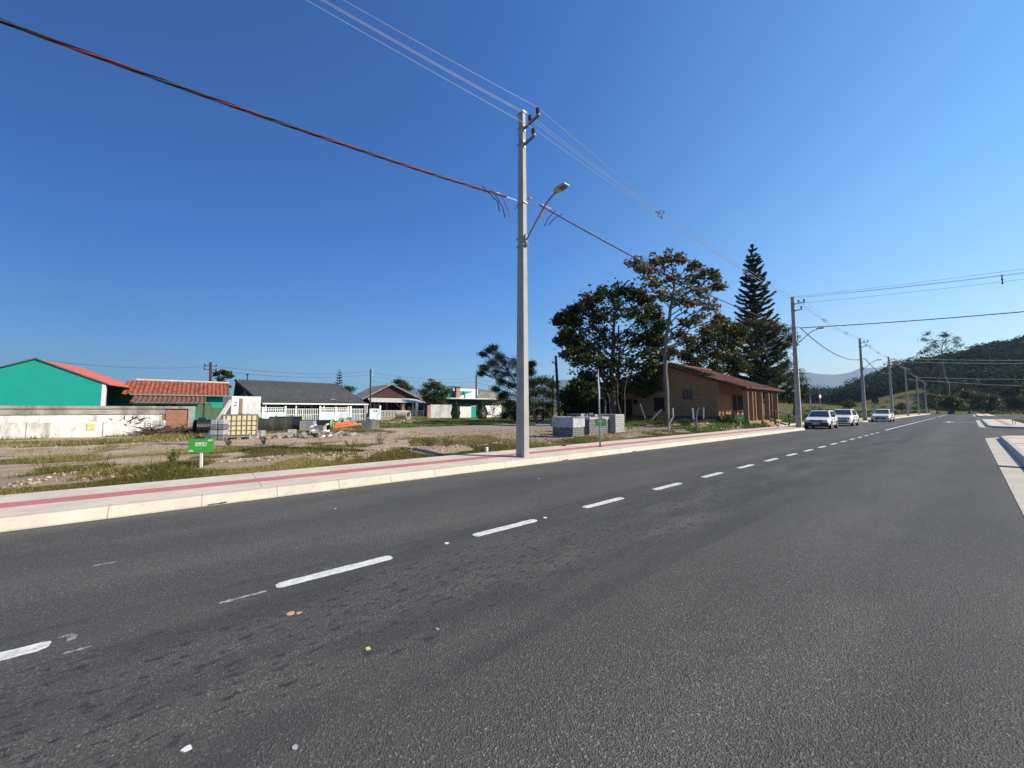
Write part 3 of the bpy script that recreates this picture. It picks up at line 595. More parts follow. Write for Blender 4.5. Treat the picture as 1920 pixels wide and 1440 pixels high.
# Norfolk Island pines: whorled branches with upturned tips
def norfolk(label, base, h, rad_, whorls, seed, dens_=1.0, z0=.12):
    rng = np.random.default_rng(seed); t = thing('norfolk_pine', label, 'tree', base, 0); mb = MB()
    mb.tube([(0, 0, 0), (0, 0, h*.5), (0, 0, h)], [h*.016, h*.009, .03], 8); C = []; TT = []
    for w in range(whorls):
        f = w/(whorls-1); z = h*(z0+(1-z0)*f*.985); Lb = rad_*((1-f)**.62*.97+.015)*rng.uniform(.93, 1.05)
        for k in range(7):
            a = 2*PI*(k/7)+w*.4+rng.uniform(-.15, .15); Lk = Lb*rng.uniform(.78, 1.08); z = h*(z0+(1-z0)*f*.985)+rng.uniform(-.2, .2)*h/23; tw = rng.uniform(-.15, .2)
            dx, dy = math.cos(a), math.sin(a); m = max(4, int(20*Lk/rad_*dens_)+3); pts = []
            for i in range(m+1):
                s = i/m; zz = z+Lk*((-.16+tw*.3)*s+.42*s**3); pts.append((dx*Lk*s, dy*Lk*s, zz))
            mb.tube(pts[::3]+[pts[-1]], [.05*(1-f)+.015]+[.02]*len(pts[::3]), 4)
            for i, p in enumerate(pts):
                s = i/m
                if s < .12: continue
                nn = int((30 if f < .93 else 9)*dens_); sp = .11*h/23+.03
                Q = np.array(p)+rng.normal(size=(nn, 3))*np.array([sp, sp, sp*.55])*(1.1-.4*s)*(.45+.55*(1-f)); C.append(Q); TT.append(rng.random(nn))
    C = np.concatenate(C); TT = np.concatenate(TT); V, F = leaves(C, .30*h/23+.05, .07*h/23+.02, .1, rng)
    mb.build('trunk', bark_d, t); fast('crown', V, F, lf_blu, t, TT)
b = gp(1424, 778, 50); norfolk('very tall conical pine with tiered upturned branches right of the almond tree', b, D(1416, 457, 50).z-b.z, 4.0, 31, 5)
b = gp(634, 780, 90); norfolk('small distant conical pine behind the grey corrugated roof', b, D(634, 693, 90).z-b.z, 1.9, 16, 6, .7)
# forest on the hill: nobody could count it
def forest():
    rng = np.random.default_rng(77); pts = []
    for u in np.arange(1480, 2250, 5.2):
        for r in np.arange(200, 640, 9.0):
            uu = u+rng.uniform(-3.5, 3.5); d = (r+rng.uniform(-5, 5))*math.cos(math.atan((uu-960)/700)); pts.append((uu, d))
    P = np.array([D(u, 760, d)[:2] for u, d in pts]); x, y = P[:, 0], P[:, 1]; z = th(x, y); r = np.hypot(x, y)
    uu = np.array([p[0] for p in pts])
    meadow = (uu < 1790) & (z < 1.5+(uu-1540)/700*52*.9) & (r < 480)
    keep = (z > 4.5) & ~meadow | ((uu > 1790) & (z > 1.8))
    keep &= ~((uu < 1600) & (r < 380)); x, y, z = x[keep], y[keep], z[keep]; n = len(x)
    s = rng.uniform(3.0, 5.4, n)*(1+.5*(rng.random(n) > .93)); V = []; T = []
    per = 130
    q = rng.normal(size=(n, per, 3)); q[:, :, 2] = np.abs(q[:, :, 2])*1.0-.35; q /= np.linalg.norm(q, axis=2)[:, :, None]
    C = np.stack([x, y, z+s*.9], 1)[:, None, :]+q*s[:, None, None]*np.array([1, 1, .8])*rng.uniform(.75, 1.08, (n, per, 1))
    tn = np.clip(.45+rng.normal(size=(n, 1))*.28+rng.normal(size=(n, per))*.14, 0, 1)
    C = C.reshape(-1, 3); Vv, F = leaves(C, 1.5, 1.2, .9, rng)
    o = fast('forest', Vv, F, lf_hill, None, tn.ravel()); meta(o, 'dense dark forest covering the hill beyond the end of the road', 'forest', kind='stuff'); return n
forest()
def lowwoods():
    rng = np.random.default_rng(78); n = 900; u = rng.uniform(1230, 1620, n); r = rng.uniform(330, 560, n)
    d = r*np.cos(np.arctan((u-960)/700)); P = np.array([D(a, 760, b)[:2] for a, b in zip(u, d)]); x, y = P[:, 0], P[:, 1]; z = th(x, y)
    per = 40; s = rng.uniform(3, 5, n); q = rng.normal(size=(n, per, 3)); q[:, :, 2] = np.abs(q[:, :, 2])-.3; q /= np.linalg.norm(q, axis=2)[:, :, None]
    C = (np.stack([x, y, z+s*.7], 1)[:, None, :]+q*s[:, None, None]*.95).reshape(-1, 3); V, F = leaves(C, 2.4, 1.8, .3, rng)
    o = fast('far_woods', V, F, lf_hill, None, np.clip(rng.normal(size=n*per)*.25+.4, 0, 1)); meta(o, 'low distant woods on the plain left of the forested hill', 'woods', kind='stuff')
lowwoods()
# low scrub and hedgerow lines in the far field
def scrub(name, label, n, ur, rr, s0, s1, seed, mat):
    rng = np.random.default_rng(seed); u = rng.uniform(*ur, n); r = rng.uniform(*rr, n); d = r*np.cos(np.arctan((u-960)/700))
    P = np.array([D(a, 760, b)[:2] for a, b in zip(u, d)]); x, y = P[:, 0], P[:, 1]
    ok = ~((y > -3.3) & (y < 10.4)) & ~((x > 116) & (y < 0) & (x < 120)); x, y = x[ok], y[ok]; n = len(x); z = th(x, y); per = 26; s = rng.uniform(s0, s1, n)
    q = rng.normal(size=(n, per, 3)); q[:, :, 2] = np.abs(q[:, :, 2]); q /= np.linalg.norm(q, axis=2)[:, :, None]
    C = (np.stack([x, y, z], 1)[:, None, :]+q*s[:, None, None]*np.array([1.3, 1.3, .7])*rng.uniform(.5, 1, (n, per, 1))).reshape(-1, 3); V, F = leaves(C, s1*.55, s1*.3, .3, rng)
    meta(fast(name, V, F, mat, None, rng.random(n*per)), label, 'scrub', kind='stuff')
scrub('scrub', 'low scrub scattered over the field beyond the end of the road', 260, (1500, 2050), (175, 300), .5, 1.5, 31, lf_mix)
scrub('scrub', 'tall grass tussocks along the far edge of the pavement', 500, (1480, 1800), (60, 175), .15, .45, 32, lf_grn)
# ------------------------------------------------------------------ grass, stones
def blades(name, label, N_, xr, yr, h0, h1, w, seed, mat, thr=.5, tuft=5):
    rng = np.random.default_rng(seed); x = rng.uniform(*xr, N_); y = rng.uniform(*yr, N_); g, _ = masks(x, y); ok = g*(.6+.8*fb(x, y, .9, 90)) > thr
    d = x*FW[0]+y*FW[1]; a = x*RT[0]+y*RT[1]; ok &= (d > 3) & (np.abs(a/np.maximum(d, .1)) < 1.75)
    x, y = x[ok], y[ok]; hv = .35+1.0*fb(x, y, 1.6, 95); n = len(x); x = np.repeat(x, tuft)+rng.normal(size=n*tuft)*.035; y = np.repeat(y, tuft)+rng.normal(size=n*tuft)*.035; hv = np.repeat(hv, tuft)
    n *= tuft; z = th(x, y)-.01; hh = rng.uniform(h0, h1, n)*hv; an = rng.random(n)*2*PI; le = rng.uniform(.1, .9, n)*hh; la = rng.random(n)*2*PI
    B = np.stack([x, y, z], 1); sd = np.stack([np.cos(an), np.sin(an), 0*an], 1)*w*.5*rng.uniform(.6, 1.4, n)[:, None]; tip = B+np.stack([np.cos(la)*le, np.sin(la)*le, hh], 1)
    V = np.stack([B-sd, B+sd, tip], 1).reshape(-1, 3); F = np.arange(3*n).reshape(n, 3)
    tb = np.repeat(fb(x[::tuft], y[::tuft], 2.5, 97), tuft)
    meta(fast(name, V, F, mat, None, np.clip(tb*1.6-.25+rng.normal(size=n)*.2, 0, 1)), label, 'grass', kind='stuff')
gm1 = leafmat('grass_blades', [(.075, .085, .02), (.17, .155, .035), (.31, .25, .085), (.46, .36, .16)], .35)
gm2 = leafmat('grass_blades_fresh', [(.06, .12, .015), (.11, .19, .03), (.2, .24, .05)], .35)
blades('grass', 'short patchy grass along the back edge of the left pavement', 30000, (-12, 34), (9.7, 10.6), .03, .08, .012, 41, gm1, .55)
blades('grass', 'dry mixed grass on the strip between pavement and dirt track', 60000, (-16, 24), (10.1, 16.8), .03, .14, .012, 42, gm1, .5)
blades('grass', 'patchy grass beyond the dirt track around the dumped building materials', 34000, (-14, 22), (19, 45), .05, .18, .025, 43, gm1, .45, 4)
blades('grass', 'fresh green grass in front of the far houses', 34000, (8, 46), (24, 46), .08, .24, .045, 44, gm2, .5, 4)
blades('grass', 'green grass round the brick house', 22000, (22, 34), (9.8, 30), .08, .34, .03, 45, gm2, .5, 4)
blades('grass', 'green grass behind the parking bay', 18000, (40, 75), (10.5, 40), .15, .5, .07, 46, gm2, .4, 4)
blades('grass', 'sunny grass on the corner lot to the right', 16000, (50, 90), (-22, -3.4), .08, .25, .06, 47, gm2, .4, 4)
blades('dry_stalks', 'sparse tall dry stalks standing along the waste strip', 900, (-12, 24), (10.3, 17.5), .22, .5, .010, 48, gm1, .3, 5)
blades('grass', 'low olive grass filling in behind the pavement edge', 30000, (-12, 30), (9.75, 11.2), .025, .09, .012, 49, gm1, .28, 4)
def stones(name, label, N_, xr, yr, s0, s1, seed, mat, f):
    rng = np.random.default_rng(seed); x = rng.uniform(*xr, N_); y = rng.uniform(*yr, N_); ok = f(x, y); x, y = x[ok], y[ok]; n = len(x)
    base = np.array([(1, 0, 0), (-1, 0, 0), (0, 1, 0), (0, -1, 0), (0, 0, 1), (0, 0, -1)], float); fc = np.array([(0, 2, 4), (2, 1, 4), (1, 3, 4), (3, 0, 4), (2, 0, 5), (1, 2, 5), (3, 1, 5), (0, 3, 5)])
    s = (s0+(s1-s0)*rng.random(n)**3)[:, None, None]; an = rng.random(n)*PI; ca, sa = np.cos(an), np.sin(an)
    P = base[None]*rng.uniform(.6, 1.3, (n, 6, 1))*np.array([1.2, .85, .55])+rng.normal(size=(n, 6, 3))*.16; P = P*s
    X = P[:, :, 0]*ca[:, None]-P[:, :, 1]*sa[:, None]; Y = P[:, :, 0]*sa[:, None]+P[:, :, 1]*ca[:, None]
    V = np.stack([X+x[:, None], Y+y[:, None], P[:, :, 2]+(th(x, y)+s[:, 0, 0]*.2)[:, None]], -1).reshape(-1, 3)
    F = (fc[None]+(np.arange(n)*6)[:, None, None]).reshape(-1, 3); meta(fast(name, V, F, mat, None, np.repeat(rng.random(n), 8)), label, 'rubble', kind='stuff')
st = leafmat('stone', [(.20, .13, .08), (.32, .23, .145), (.42, .32, .21), (.52, .44, .33)], 0.0)
stones('rubble', 'broken clay and stone rubble along the strip behind the left pavement', 22000, (-8, 26), (10.45, 12.9), .008, .055, 51, st, lambda x, y: fb(x, y, 1.3, 88)+.15*(x > 8) > .46)
stones('rubble', 'coarse gravel spread around the pallets of paving blocks', 26000, (7, 30), (10.6, 20), .008, .05, 52, st, lambda x, y: fb(x, y, 1.8, 89)+.1*(x > 12) > .45)
stones('rubble', 'scattered stones on the dirt track', 5000, (-14, 14), (14, 30), .01, .05, 53, st, lambda x, y: fb(x, y, 2, 91) > .45)
stones('rubble', 'clods and rubble on the bank below the brick house porch', 1500, (26, 40), (10, 13.2), .03, .16, 54, st, lambda x, y: fb(x, y, 2, 92) > .5)
def weed(label, base, h, seed, dark=True, n=26):
    rng = np.random.default_rng(seed); t = thing('weed', label, 'weed', base, 0, 'tall weeds in the waste strip'); mb = MB(); C = []
    for k in range(7):
        q = Vector((rng.uniform(-.45, .45)*h, rng.uniform(-.45, .45)*h, h*rng.uniform(.45, 1))); mb.tube([(0, 0, -.02), tuple(q*.5+Vector((.02, 0, 0))), tuple(q)], [.008, .006, .003], 4)
        for i in range(n): f = rng.uniform(.25, 1); C.append(np.array(q)*f+rng.normal(size=3)*.07*h)
    V, F = leaves(np.array(C), .055, .02, .3, rng); mb.build('stem', bark_d, t); fast('foliage', V, F, lf_drk if dark else gm2, t, rng.random(len(C)))
for (u, v, h_, lab, dk) in ((802, 845, .55, 'dark upright weed in the grass left of the near concrete pole', 1), (838, 845, .4, 'thin dry weed just right of the darkest weed', 1), (656, 843, .45, 'lone spiky weed in the middle of the grass strip', 1), (325, 868, .4, 'bright yellow green leafy weed left of the near green sign', 0), (713, 832, .5, 'dry stalk in front of the dirt track below the concrete pipe', 1), (428, 838, .35, 'dry stalk right of the near green sign', 1), (495, 836, .35, 'dry stalks at the edge of the track below the liquid tank', 1), (140, 818, .7, 'green bush against the foot of the white wall', 1)):
    p = H(u, v, .12); p.z = gz(p.x, p.y)-.02; weed(lab, p, h_, int(u), dk, 60 if u in (140, 325) else 26)
# ------------------------------------------------------------------ concrete utility poles
m_pole = concrete('pole_concrete', (.40, .39, .36), dirt=(.27, .25, .22))
m_galv = M('galvanised_steel', (.30, .31, .32), .5, .2, 6, metal=.3)
m_ins = M('insulator_black', (.02, .022, .026), .35, .2, 5)
m_lamp = M('lamp_housing', (.42, .43, .42), .5, .1, 6)
m_wire = M('aluminium_wire', (.34, .36, .38), .5, .1, 6, metal=.3)
def utility_pole(name, label, x, y, h=9.9, lamp=True, rz=0, arms=True, zb=.15, lean=0.0):
    t = thing(name, label, 'utility pole', (x, y, zb), rz, 'concrete utility poles along the road')
    t.rotation_euler = (0, 0, rz); mb = MB(); rings = []
    # double-T section tapering upwards; wide faces look along the road
    def sec(z):
        f = z/h; wy = .36*(1-f)+.20*f; wx = .19*(1-f)+.115*f; g = wx*.32; fl = wy*.30
        return [(-wx/2, -wy/2), (wx/2, -wy/2), (wx/2, -wy/2+fl), (wx/2-g*.5, -wy/2+fl+.02), (wx/2-g*.5, wy/2-fl-.02), (wx/2, wy/2-fl), (wx/2, wy/2), (-wx/2, wy/2), (-wx/2, wy/2-fl), (-wx/2+g*.5, wy/2-fl-.02), (-wx/2+g*.5, -wy/2+fl+.02), (-wx/2, -wy/2+fl)]
    zs = [-.05, h*.25, h*.5, h*.75, h]; vs = [(a, b, z) for z in zs for a, b in sec(max(z, 0))]; k = 12
    mb.add(vs, [(i*k+j, i*k+(j+1) % k, (i+1)*k+(j+1) % k, (i+1)*k+j) for i in range(len(zs)-1) for j in range(k)]+[[4*k+j for j in range(k)]])
    mb.build('shaft', m_pole, t, bevel=.008)
    def clamp(z):
        f = z/h; wy = .36*(1-f)+.20*f+.03; wx = .19*(1-f)+.115*f+.03; c = MB()
        c.box(-wx/2, wx/2, -wy/2-.012, -wy/2+.004, z-.02, z+.02); c.box(-wx/2, wx/2, wy/2-.004, wy/2+.012, z-.02, z+.02)
        c.tube([(-wx/2, -wy/2-.02, z), (-wx/2, wy/2+.03, z)], .009, 5); c.tube([(wx/2, -wy/2-.02, z), (wx/2, wy/2+.03, z)], .009, 5)
        return c.build('clamp', m_galv, t)
    for z in (h-.52, h-1.01, h-.06): clamp(z)
    if arms:
        for (z, L_, ins) in ((h-.55, .72, (.36, .69)), (h-1.05, .54, (.5,))):
            a = MB(); a.prism([(-.03, 0, 0), (.03, 0, 0), (.03, 0, -.06), (.022, 0, -.06), (.022, 0, -.008), (-.022, 0, -.008), (-.022, 0, -.06), (-.03, 0, -.06)], (0, -.10, 0), (0, -L_-.04, .02)); a.box(-.035, .035, -.13, -.10, -.14, .03)
            a.v = [(p[0], p[1], p[2]+z) for p in a.v]; ar = a.build('crossarm', m_galv, t)
            for yi in ins:
                i_ = MB(); zi = z+.02; i_.lathe([(.012, 0), (.012, .04), (.05, .05), (.055, .075), (.042, .085), (.06, .10), (.06, .125), (.045, .135), (.058, .15), (.055, .185), (.03, .2)], (0, -yi, zi), 12)
                i_.build('insulator', m_ins, ar, smooth=False)
    clamp(7.38)
    s = MB(); s.tube([(0, -.2, 7.42), (0, -.34, 7.44), (0, -.35, 7.40)], .012, 5); s.lathe([(.03, 0), (.035, .02), (.03, .06)], (0, -.35, 7.37), 8); s.build('cable_bracket', m_galv, t); s = MB().tube([(0, .2, 7.38), (0, .36, 7.4)], .012, 5); s.build('cable_bracket', m_galv, t)
    if lamp:
        clamp(6.35); clamp(6.1)
        a = MB(); pts = [(0, -.17, 6.22), (0, -.32, 6.35), (0, -.72, 6.72), (0, -1.02, 6.97), (0, -1.18, 7.05), (0, -1.36, 7.10)]; a.tube(pts, .026, 8); a.box(-.05, .05, -.19, -.13, 6.05, 6.4)
        ar = a.build('lamp_arm', m_galv, t, smooth=True)
        l = MB(); c = (0, -1.52, 7.14)
        prof = [(-.21, .05, .03), (-.15, .09, .042), (-.02, .12, .045), (.18, .115, .038), (.25, .10, .025)]
        vs = []
        for (yy, w, hh) in prof: vs += [(-w, c[1]-yy, c[2]-hh*.6), (w, c[1]-yy, c[2]-hh*.6), (w*.9, c[1]-yy, c[2]+hh), (-w*.9, c[1]-yy, c[2]+hh)]
        l.add(vs, [(i*4+j, i*4+(j+1) % 4, (i+1)*4+(j+1) % 4, (i+1)*4+j) for i in range(4) for j in range(4)]+[(3, 2, 1, 0), (16, 17, 18, 19)])
        l.tube([(0, c[1]+.06, c[2]+.05), (0, c[1]+.06, c[2]+.12)], .035, 10)
        hd = l.build('lamp_head', m_lamp, ar, bevel=.01)
        g = MB().box(-.08, .08, c[1]-.20, c[1]-.02, c[2]-.042, c[2]-.03); g.build('lamp_glass', M('lamp_glass', (.12, .12, .12), .15, .2, 30), ar)
    return t
PX = [6.96, 33.9, 61.2, 86.6, 110.8, 136.5, 162.0]; PY = 8.05
utility_pole('utility_pole', 'nearest tall concrete pole with street lamp standing on the left pavement', PX[0], PY, 10.25)
utility_pole('utility_pole', 'second concrete pole, beside the first parked car, where wires branch to the right', PX[1], PY, 9.8)
utility_pole('utility_pole', 'third concrete pole, behind the pale car parked apart from the other two', PX[2], PY, 9.95)
utility_pole('utility_pole', 'fourth concrete pole, first one beyond the car parked apart', PX[3], PY, 9.95, lamp=False)
utility_pole('utility_pole', 'fifth concrete pole counted from the camera along the left kerb', PX[4], PY, 9.9)
utility_pole('utility_pole', 'left one of the two most distant concrete poles standing close together', PX[5], PY, 9.5)
utility_pole('utility_pole', 'right one of the two most distant concrete poles standing close together', PX[6], PY, 9.2)
utility_pole('utility_pole', 'concrete pole on the left pavement behind the viewpoint', -20.0, PY, 9.4)
utility_pole('utility_pole', 'concrete pole across the road right of the first side street', 40.5, -15.0, zb=0.1)
utility_pole('utility_pole', 'concrete pole across the road on the far right lot', 112.5, -16.0, zb=0.1)
def span(p, q, sag, n=22): return [Vector(p).lerp(Vector(q), i/n)+Vector((0, 0, -4*sag*(i/n)*(1-i/n))) for i in range(n+1)]
def cable(name, label, pts_list, r, mat, n=5, r2=None):
    t = thing(name, label, 'power cable', pts_list[0][0])
    for pts in pts_list:
        rr = r if r2 is None else [r+(r2-r)*min(1, max(0, (p.x-7)/130)) for p in pts]
        MB().tube(pts, rr, n, cap=False).build('conductor', mat, t, world=True, smooth=True)
    return t
ZB = .15
XS = [-20.0]+PX; HS = [9.4, 10.25, 9.8, 9.95, 9.95, 9.9, 9.5, 9.2]
CW = {}
for key, yo, zo, lab in (('outer', -.69, -.31, 'outermost bare overhead wire along the poles, on the crossarm tip'), ('inner', -.36, -.33, 'inner bare overhead wire along the poles, nearest the pole heads'), ('lower', -.5, -.82, 'lowest of the bare overhead wires, on the short lower crossarms'), ('top', .0, -.02, 'overhead messenger wire running over the very tops of the poles')):
    L_ = []
    for i in range(len(XS)-1):
        base = span((XS[i], PY, ZB+HS[i]-.02), (XS[i+1], PY, ZB+HS[i+1]-.02), .42, 26)
        L_.append([q_+Vector((0, yo, zo+.02))*(.42+.58*abs(2*m_/26-1)**2) for m_, q_ in enumerate(base)])
    CW[key] = L_
    cable('overhead_wire', lab, L_, .0058, m_wire, 5, .012)
def spacer(i, f, label):
    def at(k): P = CW[k][i]; a = f*(len(P)-1); j = int(a); return P[j].lerp(P[min(j+1, len(P)-1)], a-j)
    o, n_, l, tp = at('outer'), at('inner'), at('lower'), at('top'); c = (o+n_+l+tp)/4; t = thing('cable_spacer', label, 'spacer', c, 0, 'diamond spacers on the overhead wires'); mb = MB(); rm = .12
    ring = [c+Vector((0, math.cos(a+.35)*rm, math.sin(a+.35)*rm*1.2)) for a in np.linspace(0, 2*PI, 7)]
    mb.tube(ring, .014, 6, cap=False); 
    for p in (o, n_, l, tp): e = c+(p-c).normalized()*rm; mb.bar(e, e.lerp(p, .8), .02); mb.cbox(e.lerp(p, .8), .06, .045, .04)
    mb.build('spacer_frame', m_ins, t, world=True)
for (i, f, lab) in ((1, .28, 'nearest diamond spacer high between the first and second concrete poles'), (2, .32, 'first diamond spacer beyond the second concrete pole'), (2, .66, 'second diamond spacer beyond the second concrete pole'), (3, .18, 'diamond spacer just beyond the head of the third pole'), (3, .5, 'diamond spacer midway between third and fourth poles'), (3, .82, 'diamond spacer just before the fourth pole'), (4, .3, 'small distant spacer after the fourth pole'), (4, .7, 'small distant spacer before the fifth pole')): spacer(i, f, lab)
m_tr = M('cable_red', (.20, .02, .04), .5); m_tk = M('cable_black', (.012, .012, .016), .5); m_tg = M('cable_grey', (.05, .055, .075), .45)
def twisted(label, p, q, sag, r=.014, hr=.018, pitch=1.7, loose=True, rs=1.0):
    t = thing('twisted_cable', label, 'power cable', p); L_ = (Vector(q)-Vector(p)).length; n = int(L_/.10); base = span(p, q, sag, n)
    for k, m in enumerate((m_tk, m_tr, m_tk, m_tg)):
        pts = []
        for i, c in enumerate(base):
            tt = (base[min(i+1, n)]-base[max(i-1, 0)]).normalized(); sd = tt.cross(Vector((0, 0, 1))).normalized(); up = sd.cross(tt); a = 2*PI*i*L_/n/pitch+k*PI/2
            pts.append(c+(sd*math.cos(a)+up*math.sin(a))*hr*rs)
        MB().tube(pts, r*rs, 4, cap=False).build('strand', m, t, world=True, smooth=True)
    return t
TZ = ZB+7.4
twisted('twisted red and black cable from the nearest pole sweeping to the upper left', (-19.7, PY+.05, TZ), (PX[0]-.55, PY+.05, TZ+.03), .87)
twisted('twisted cable from the nearest pole to the second concrete pole', (PX[0]+.45, PY-.3, TZ-.02), (PX[1]-.2, PY-.3, TZ), .5, rs=.7)
twisted('twisted cable sagging from the second concrete pole to the third', (PX[1]+.3, PY-.34, TZ), (PX[2]-.2, PY-.34, TZ), .95, pitch=1.5)
twisted('twisted cable sagging from the third concrete pole to the fourth', (PX[2]+.3, PY-.34, TZ), (PX[3]-.2, PY-.34, TZ), .9, pitch=2, rs=1.2)
twisted('twisted cable from the second concrete pole crossing the road to the right', (PX[1]+.15, PY-.3, TZ), (40.5, -14.8, TZ), .35)
for (x, dx) in ((PX[0], -1), (PX[0], 1)):
    t = thing('cable_tail', 'loose cut cable ends hanging '+('left' if dx < 0 else 'right')+' of the nearest pole', 'power cable', (x+dx*.7, PY+(.05 if dx < 0 else -.3), TZ))
    y0 = PY+(.05 if dx < 0 else -.3)
    for k, (l, m) in enumerate(((.55, m_tr), (.62, m_tk), (.5, m_tk))):
        MB().tube([(x+dx*(.8+.3*k), y0, TZ+.03), (x+dx*(.68+.25*k), y0-.03, TZ-.12), (x+dx*(.5+.22*k), y0-.05*k, TZ-l*.6), (x+dx*(.4+.2*k), y0, TZ-l)], .014, 5).build('strand', m, t, world=True)
    MB().tube([(x+dx*.2, PY, TZ+.02), (x+dx*.5, y0, TZ+.03), (x+dx*.9, y0, TZ+.03)], .009, 4).build('grip', m_galv, t, world=True)
for (yo, zo, lab, dz) in ((-.36, -.17, 'upper of the paired wires crossing the road to the right from the second pole', .0), (-.69, -.2, 'lower of the paired wires crossing the road to the right from the second pole', -.12), (-.5, -.62, 'lowest bare wire crossing the road to the right from the second pole', -.35), (0, -.02, 'topmost faint wire crossing the road to the right from the second pole', .3)):
    w = cable('overhead_wire', lab, [span((PX[1]+.1, PY+yo, ZB+9.85+zo), (40.5, -15.0, ZB+9.6+dz), .28)], .009, m_wire)
c = D(1879, 524, 24.0); t = thing('cable_spacer', 'vertical spacer bar on the crossing wires at the far right', 'spacer', c); MB().bar(c+Vector((0, 0, -.3)), c+Vector((0, 0, .3)), .05).cbox(c, .09, .09, .08).cbox(c+Vector((0, 0, .27)), .09, .09, .07).cbox(c+Vector((0, 0, -.27)), .09, .09, .07).build('spacer_bar', m_ins, t, world=True)
for (zo, lab, dz) in ((-.1, 'upper distant wire crossing right from the fourth pole', 0), (-.6, 'lower distant wire crossing right from the fourth pole', -.5)):
    cable('overhead_wire', lab, [span((PX[3], PY-.5, ZB+9.7+zo), (112.5, -16, 9.5+dz), .3)], .012, m_wire)
cable('overhead_wire', 'faint distant wire crossing right from the sixth pole', [span((PX[5], PY-.5, ZB+9.2), (172, -18, 9.2), .3)], .013, m_wire)
cable('overhead_wire', 'faint low distant wire crossing right from the fifth pole', [span((PX[4], PY-.3, TZ), (172, -18, 7.0), .3)], .013, m_wire)
# ------------------------------------------------------------------ lot signs, posts
m_sgn = M('sign_green', (.065, .36, .055), .5, .08, 4); m_wht = M('white_paint', (.78, .78, .74), .6, .08, 6); m_sgt = M('sign_white_print', (.75, .9, .72), .6, .03, 5)
def text(body, size, mat, parent, loc, rot, name='lettering', bold=.0):
    cu = bpy.data.curves.new('txt', 'FONT'); cu.body = body; cu.size = size; cu.align_x = 'CENTER'; cu.extrude = .0015; cu.offset = bold
    ob = bpy.data.objects.new('txt', cu); COL.objects.link(ob); dg = bpy.context.evaluated_depsgraph_get(); me = bpy.data.meshes.new_from_object(ob.evaluated_get(dg)); bpy.data.objects.remove(ob)
    o = addmesh(name, me, mat, parent); o.location = loc; o.rotation_euler = rot; return o
def lot_sign(label, base, rz, w=.44, hh=.26, top=.92, words=True, tilt=0):
    t = thing('lot_sign', label, 'sign', base, rz, 'green lot signs along the pavement'); t.rotation_euler = (0, tilt, rz)
    MB().box(-.022, .022, -.014, .014, -.05, top-.06).build('stake', m_wht, t)
    b = MB().box(-w/2, w/2, -.028, -.0145, top-hh, top).build('board', m_sgn, t)
    if words:
        text('QUADRA 2', .047, m_sgt, b, (.0, -.0295, top-.115), (PI/2, 0, 0), bold=.0018); text('LOTE 10-C', .047, m_sgt, b, (0, -.0295, top-.162), (PI/2, 0, 0), bold=.0018)
    for (cx, cz, s) in ((w/2-.07, top-.045, 1), (-w/2+.055, top-hh+.03, -1)):
        for (a, r1, r2) in ((0, .045, .018), (.7, .03, .012), (-.6, .03, .01)):
            pts = [(cx+s*.01*a+math.cos(q)*r1*math.cos(a)-math.sin(q)*r2*math.sin(a), -.030, cz+math.cos(q)*r1*math.sin(a)*.7+math.sin(q)*r2) for q in np.linspace(0, 2*PI, 13)]
            MB().tube(pts, .0035, 4, cap=False).build('leaf_emblem', m_sgt, b)
    text('^', .03, m_sgt, b, (.0, -.0295, top-.24), (PI/2, 0, 0), 'small_mark')
    return t
p = H(377, 883, .15); p.z = gz(p.x, p.y); lot_sign('nearest green lot sign on a white stake, lettered in white', p-Vector((0, 0, .06)), rad(-30), .50, .29, .70, tilt=rad(-1.5))
p = H(1130, 826, .12); p.z = gz(p.x, p.y); lot_sign('green lot sign behind the thin metal post, in front of the paving block pallets', p, rad(-50), .46, .34, .95, tilt=rad(-6))
p = H(1389, 803, .2); p.z = gz(p.x, p.y)-.05; lot_sign('small green lot sign in front of the brick house porch', p, rad(-75), .46, .36, .95)
p = H(1478, 797, .2); p.z = gz(p.x, p.y)-.05; lot_sign('green lot sign on the grass just left of the second concrete pole', p, rad(-86), .46, .3, .9)
p = H(1125.5, 838, .15); t = thing('sign_post', 'thin tall grey metal post planted in the left pavement', 'post', p)
MB().tube([(0, 0, 0), (-.03, 0, 1.6), (-.06, .01, 2.78)], [.033, .03, .028], 10).build('shaft', m_galv, t, smooth=True)
MB().cbox((-.06, .0, 2.72), .012, .2, .13, rz=rad(-48)).build('plate', M('plate_grey', (.3, .32, .35), .5), t); MB().cbox((.03, .02, 1.95), .03, .03, .5).build('bracket', m_galv, t)
MB().tube([(0, 0, 0), (0, 0, .006)], [.12, .11], 12).build('base_patch', m_galv, t)
for (u, v, hh, lab, grp) in ((912.5, 846, .17, 'short white marker stub at the pavement edge left of the nearest concrete pole', 1), (1306, 806, .32, 'short white marker stub below the bent grey fence post', 1), (1461, 799, .3, 'short white marker stub at the foot of the porch ramp post', 1)):
    p = H(u, v, .14); p.z = .10; t = thing('marker_stub', lab, 'marker', p, 0, 'white marker stubs along the pavement edge'); MB().tube([(0, 0, 0), (0, 0, hh)], .05, 10).build('stub', m_wht, t)
def fpost(label, pts, r=.035, m=None):
    p0 = pts[0]; t = thing('fence_post', label, 'post', p0, 0, 'old fence posts by the brick house'); MB().tube(pts, [r]*len(pts), 7).build('shaft', m or m_pole, t, world=True)
d = 21.5; fpost('leaning crooked grey fence post below the almond tree', [D(1253, 815, d), D(1254, 795, d), D(1262, 781, d), D(1261, 765, d)], .045)
d = 22.5; fpost('dark grey fence post with bent top right of the almond tree', [D(1306, 806, d), D(1305, 785, d), D(1307, 770, d), D(1310, 764, d)], .05, M('post_dark', (.12, .12, .14), .8))
